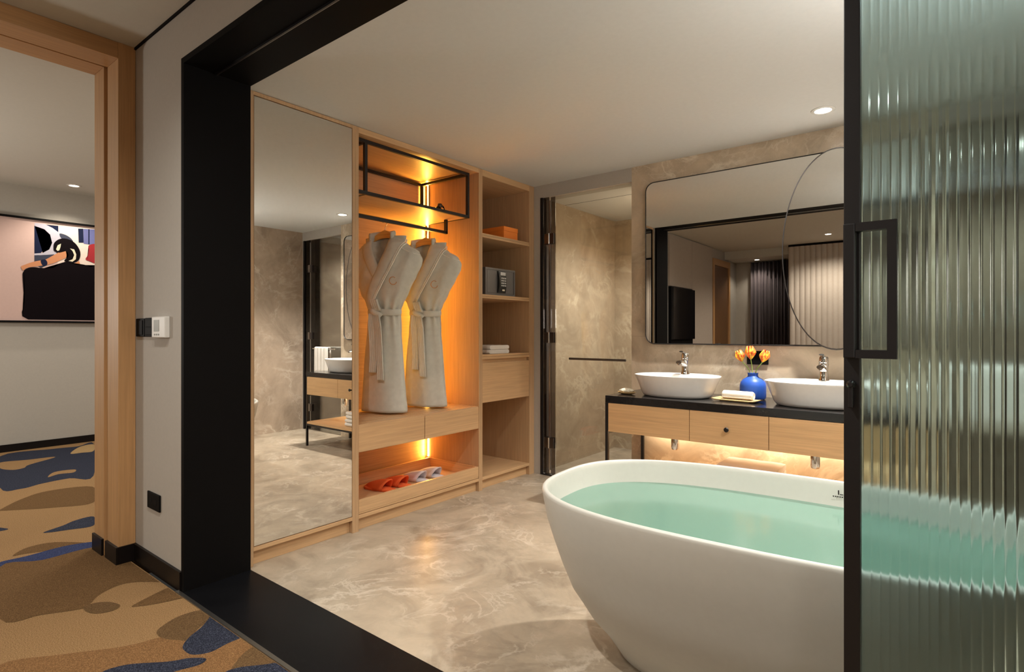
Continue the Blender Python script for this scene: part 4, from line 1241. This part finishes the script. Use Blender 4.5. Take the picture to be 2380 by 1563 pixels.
# ================================================================== TELEVISION + CURTAIN (mirror view)
tv = thing('television', 'black flat television on the taupe wall, seen in the washstand mirror', 'television', (XL, -.87, 1.5))
obj('screen', bx(XL + .045, XL + .085, -1.32, -.42, 1.12, 1.925, bev=.004), 'tvblack', tv)
obj('housing', bx(XL + .001, XL + .0445, -1.328, -.41, 1.02, 1.94, bev=.004), 'black', tv)
cu = B(); rows = []; nf = 150
for zz in (.02, 1.0, 2.60):
    rows.append([(-3.19 + .82 * k / nf, -3.72 + .028 * math.sin(k / nf * 2 * PI * 12 + .6 * math.sin(k * .12)) * (1 + .15 * (2.6 - zz)), zz) for k in range(nf + 1)])
loft(cu, rows, close=False)
o = obj('curtain', cu, 'curtain', smooth=True, loc=(-2.78, -3.72, 0)); md = o.modifiers.new('t', 'SOLIDIFY'); md.thickness = .003
tag(o, 'dark plum pleated curtain beside the ribbed panel, seen in the mirror', 'curtain')

# ================================================================== DOWNLIGHTS
def downlight(x, y, z, label, lens='lens', power=0, size=1.9, blend=.6, col=(1, .90, .76), r=.055, aim=None, grp='recessed ceiling downlights'):
    t = thing('downlight', label, 'downlight', (x, y, z), grp)
    bm = B(); lathe(bm, [(r * .78, -.001), (r * .80, -.006), (r, -.007), (r * 1.12, -.004), (r * 1.15, -.0005)], 32, (x, y, z))
    obj('trim_ring', bm, 'white_plastic', t, True)
    bm = B(); lathe(bm, [(0, -.0035), (r * .77, -.0035), (r * .77, -.001), (0, -.001)], 32, (x, y, z))
    obj('lens', bm, lens, t, True)
    if power:
        l = bpy.data.lights.new('downlight_beam', 'SPOT'); l.energy = power; l.spot_size = size; l.spot_blend = blend; l.color = col; l.shadow_soft_size = .03
        lo = bpy.data.objects.new('downlight_beam', l); COL.objects.link(lo); lo.location = (0, 0, -.02); lo.parent = t
        if aim: lo.rotation_euler = aim
    return t
WARM = (1, .86, .68)
NEU = (1, .955, .88)
downlight(-.60, 3.62, H_BATH, 'bright round downlight above the right basin', power=235, size=2.1, blend=.9, col=NEU)
downlight(.30, 1.95, H_BATH, 'added unseen downlight above the foot of the bathtub', power=95, size=2.5, blend=.9, col=(.97, .98, .93))  # unseen fixture, added to light the bath end of the room
downlight(-2.02, 4.62, 2.415, 'added downlight inside the shower, out of sight', power=90, size=2.6, blend=.9, col=NEU)  # added behind the pier, out of view, to light the shower
downlight(.35, 4.75, 2.415, 'added unseen downlight inside the right hand compartment', power=45, size=2.6, blend=.9, col=NEU)  # added to lighten the compartment seen through the glass
downlight(-2.2, .35, H_BED, 'added unseen bedroom downlight beside the grey switch wall', power=42, size=2.6, blend=.9, col=NEU)  # added off-view fill for the left wall and carpet
downlight(-1.15, .42, H_BED, 'added unseen bedroom downlight in front of the black portal', power=115, size=2.6, blend=.9, col=NEU)  # added out of view to brighten the marble floor and tub front
downlight(-7.25, 1.775, H_BED, 'small downlight in front of the framed picture', 'lens_dim', power=30, size=2.2, aim=(0, 0, 0))
downlight(-3.0, -3.45, 2.62, 'small downlight in front of the dark curtain, seen in the mirror', 'lens', power=14, size=2.2)
downlight(-1.58, -2.16, H_BED, 'small downlight in front of the ribbed panel, seen in the mirror', 'lens', power=85, size=2.6)

def area(name, loc, rot, sx, sy, power, col=WARM):
    l = bpy.data.lights.new(name, 'AREA'); l.shape = 'RECTANGLE'; l.size = sx; l.size_y = sy; l.energy = power; l.color = col
    o = bpy.data.objects.new(name, l); COL.objects.link(o); o.location = loc; o.rotation_euler = rot; return o
def point(name, loc, power, r=.12, col=WARM):
    l = bpy.data.lights.new(name, 'POINT'); l.energy = power; l.shadow_soft_size = r; l.color = col
    o = bpy.data.objects.new(name, l); COL.objects.link(o); o.location = loc; return o
# bedroom: added fill light without a fixture, behind and right of the camera
point('bedroom_fill_light', (.9, -1.2, 1.5), 14, .2, NEU)
# added fill washing the bathroom ceiling, hidden from this side by the sliding door
area('bath_ceiling_fill', (.46, 1.92, 2.05), (PI, math.radians(-12), 0), .4, .7, 22, (1, .99, .97))
area('wardrobe_led_light', (XBK + .035, 3.230, 1.56), (-PI / 2, 0, 0), .008, 1.78, 15, (1, .50, .07))
area('wardrobe_led_light', (XBK + .035, 3.230, .34), (-PI / 2, 0, 0), .008, .28, 1.6, (1, .50, .10))
area('washstand_led_light', (-1.065, 3.915, .545), (math.radians(20), 0, 0), 1.5, .012, 4, (1, .82, .58))
# next room lamps
point('next_room_lamp_light', (-6.0, -.9, 1.5), 75, .2, NEU)
area('next_room_ceiling_light', (-5.2, 2.6, 2.74), (0, 0, 0), 1.0, 1.0, 36, NEU)

w = bpy.data.worlds.new('world'); scn.world = w; w.use_nodes = True
w.node_tree.nodes['Background'].inputs[0].default_value = (.9, .85, .75, 1)
w.node_tree.nodes['Background'].inputs[1].default_value = .02

# ================================================================== CAMERA
cd = bpy.data.cameras.new('camera'); cam = bpy.data.objects.new('camera', cd); COL.objects.link(cam)
cam.location = (0, 0, 1.2302); cam.rotation_euler = (PI / 2, 0, math.radians(38.344))
cd.sensor_width = 36; cd.lens = 36 * 1307.8 / 2380; cd.shift_y = -8.7 / 2380; cd.clip_start = .02
scn.camera = cam
vs = scn.view_settings; vs.view_transform = 'Standard'; vs.look = 'None'; vs.exposure = .64; vs.gamma = 1; vs.use_curve_mapping = False
scn.cycles.use_denoising = True
scn.cycles.max_bounces = 12; scn.cycles.diffuse_bounces = 6; scn.cycles.glossy_bounces = 6; scn.cycles.transmission_bounces = 10; scn.cycles.transparent_max_bounces = 12
scn.cycles.sample_clamp_indirect = 6
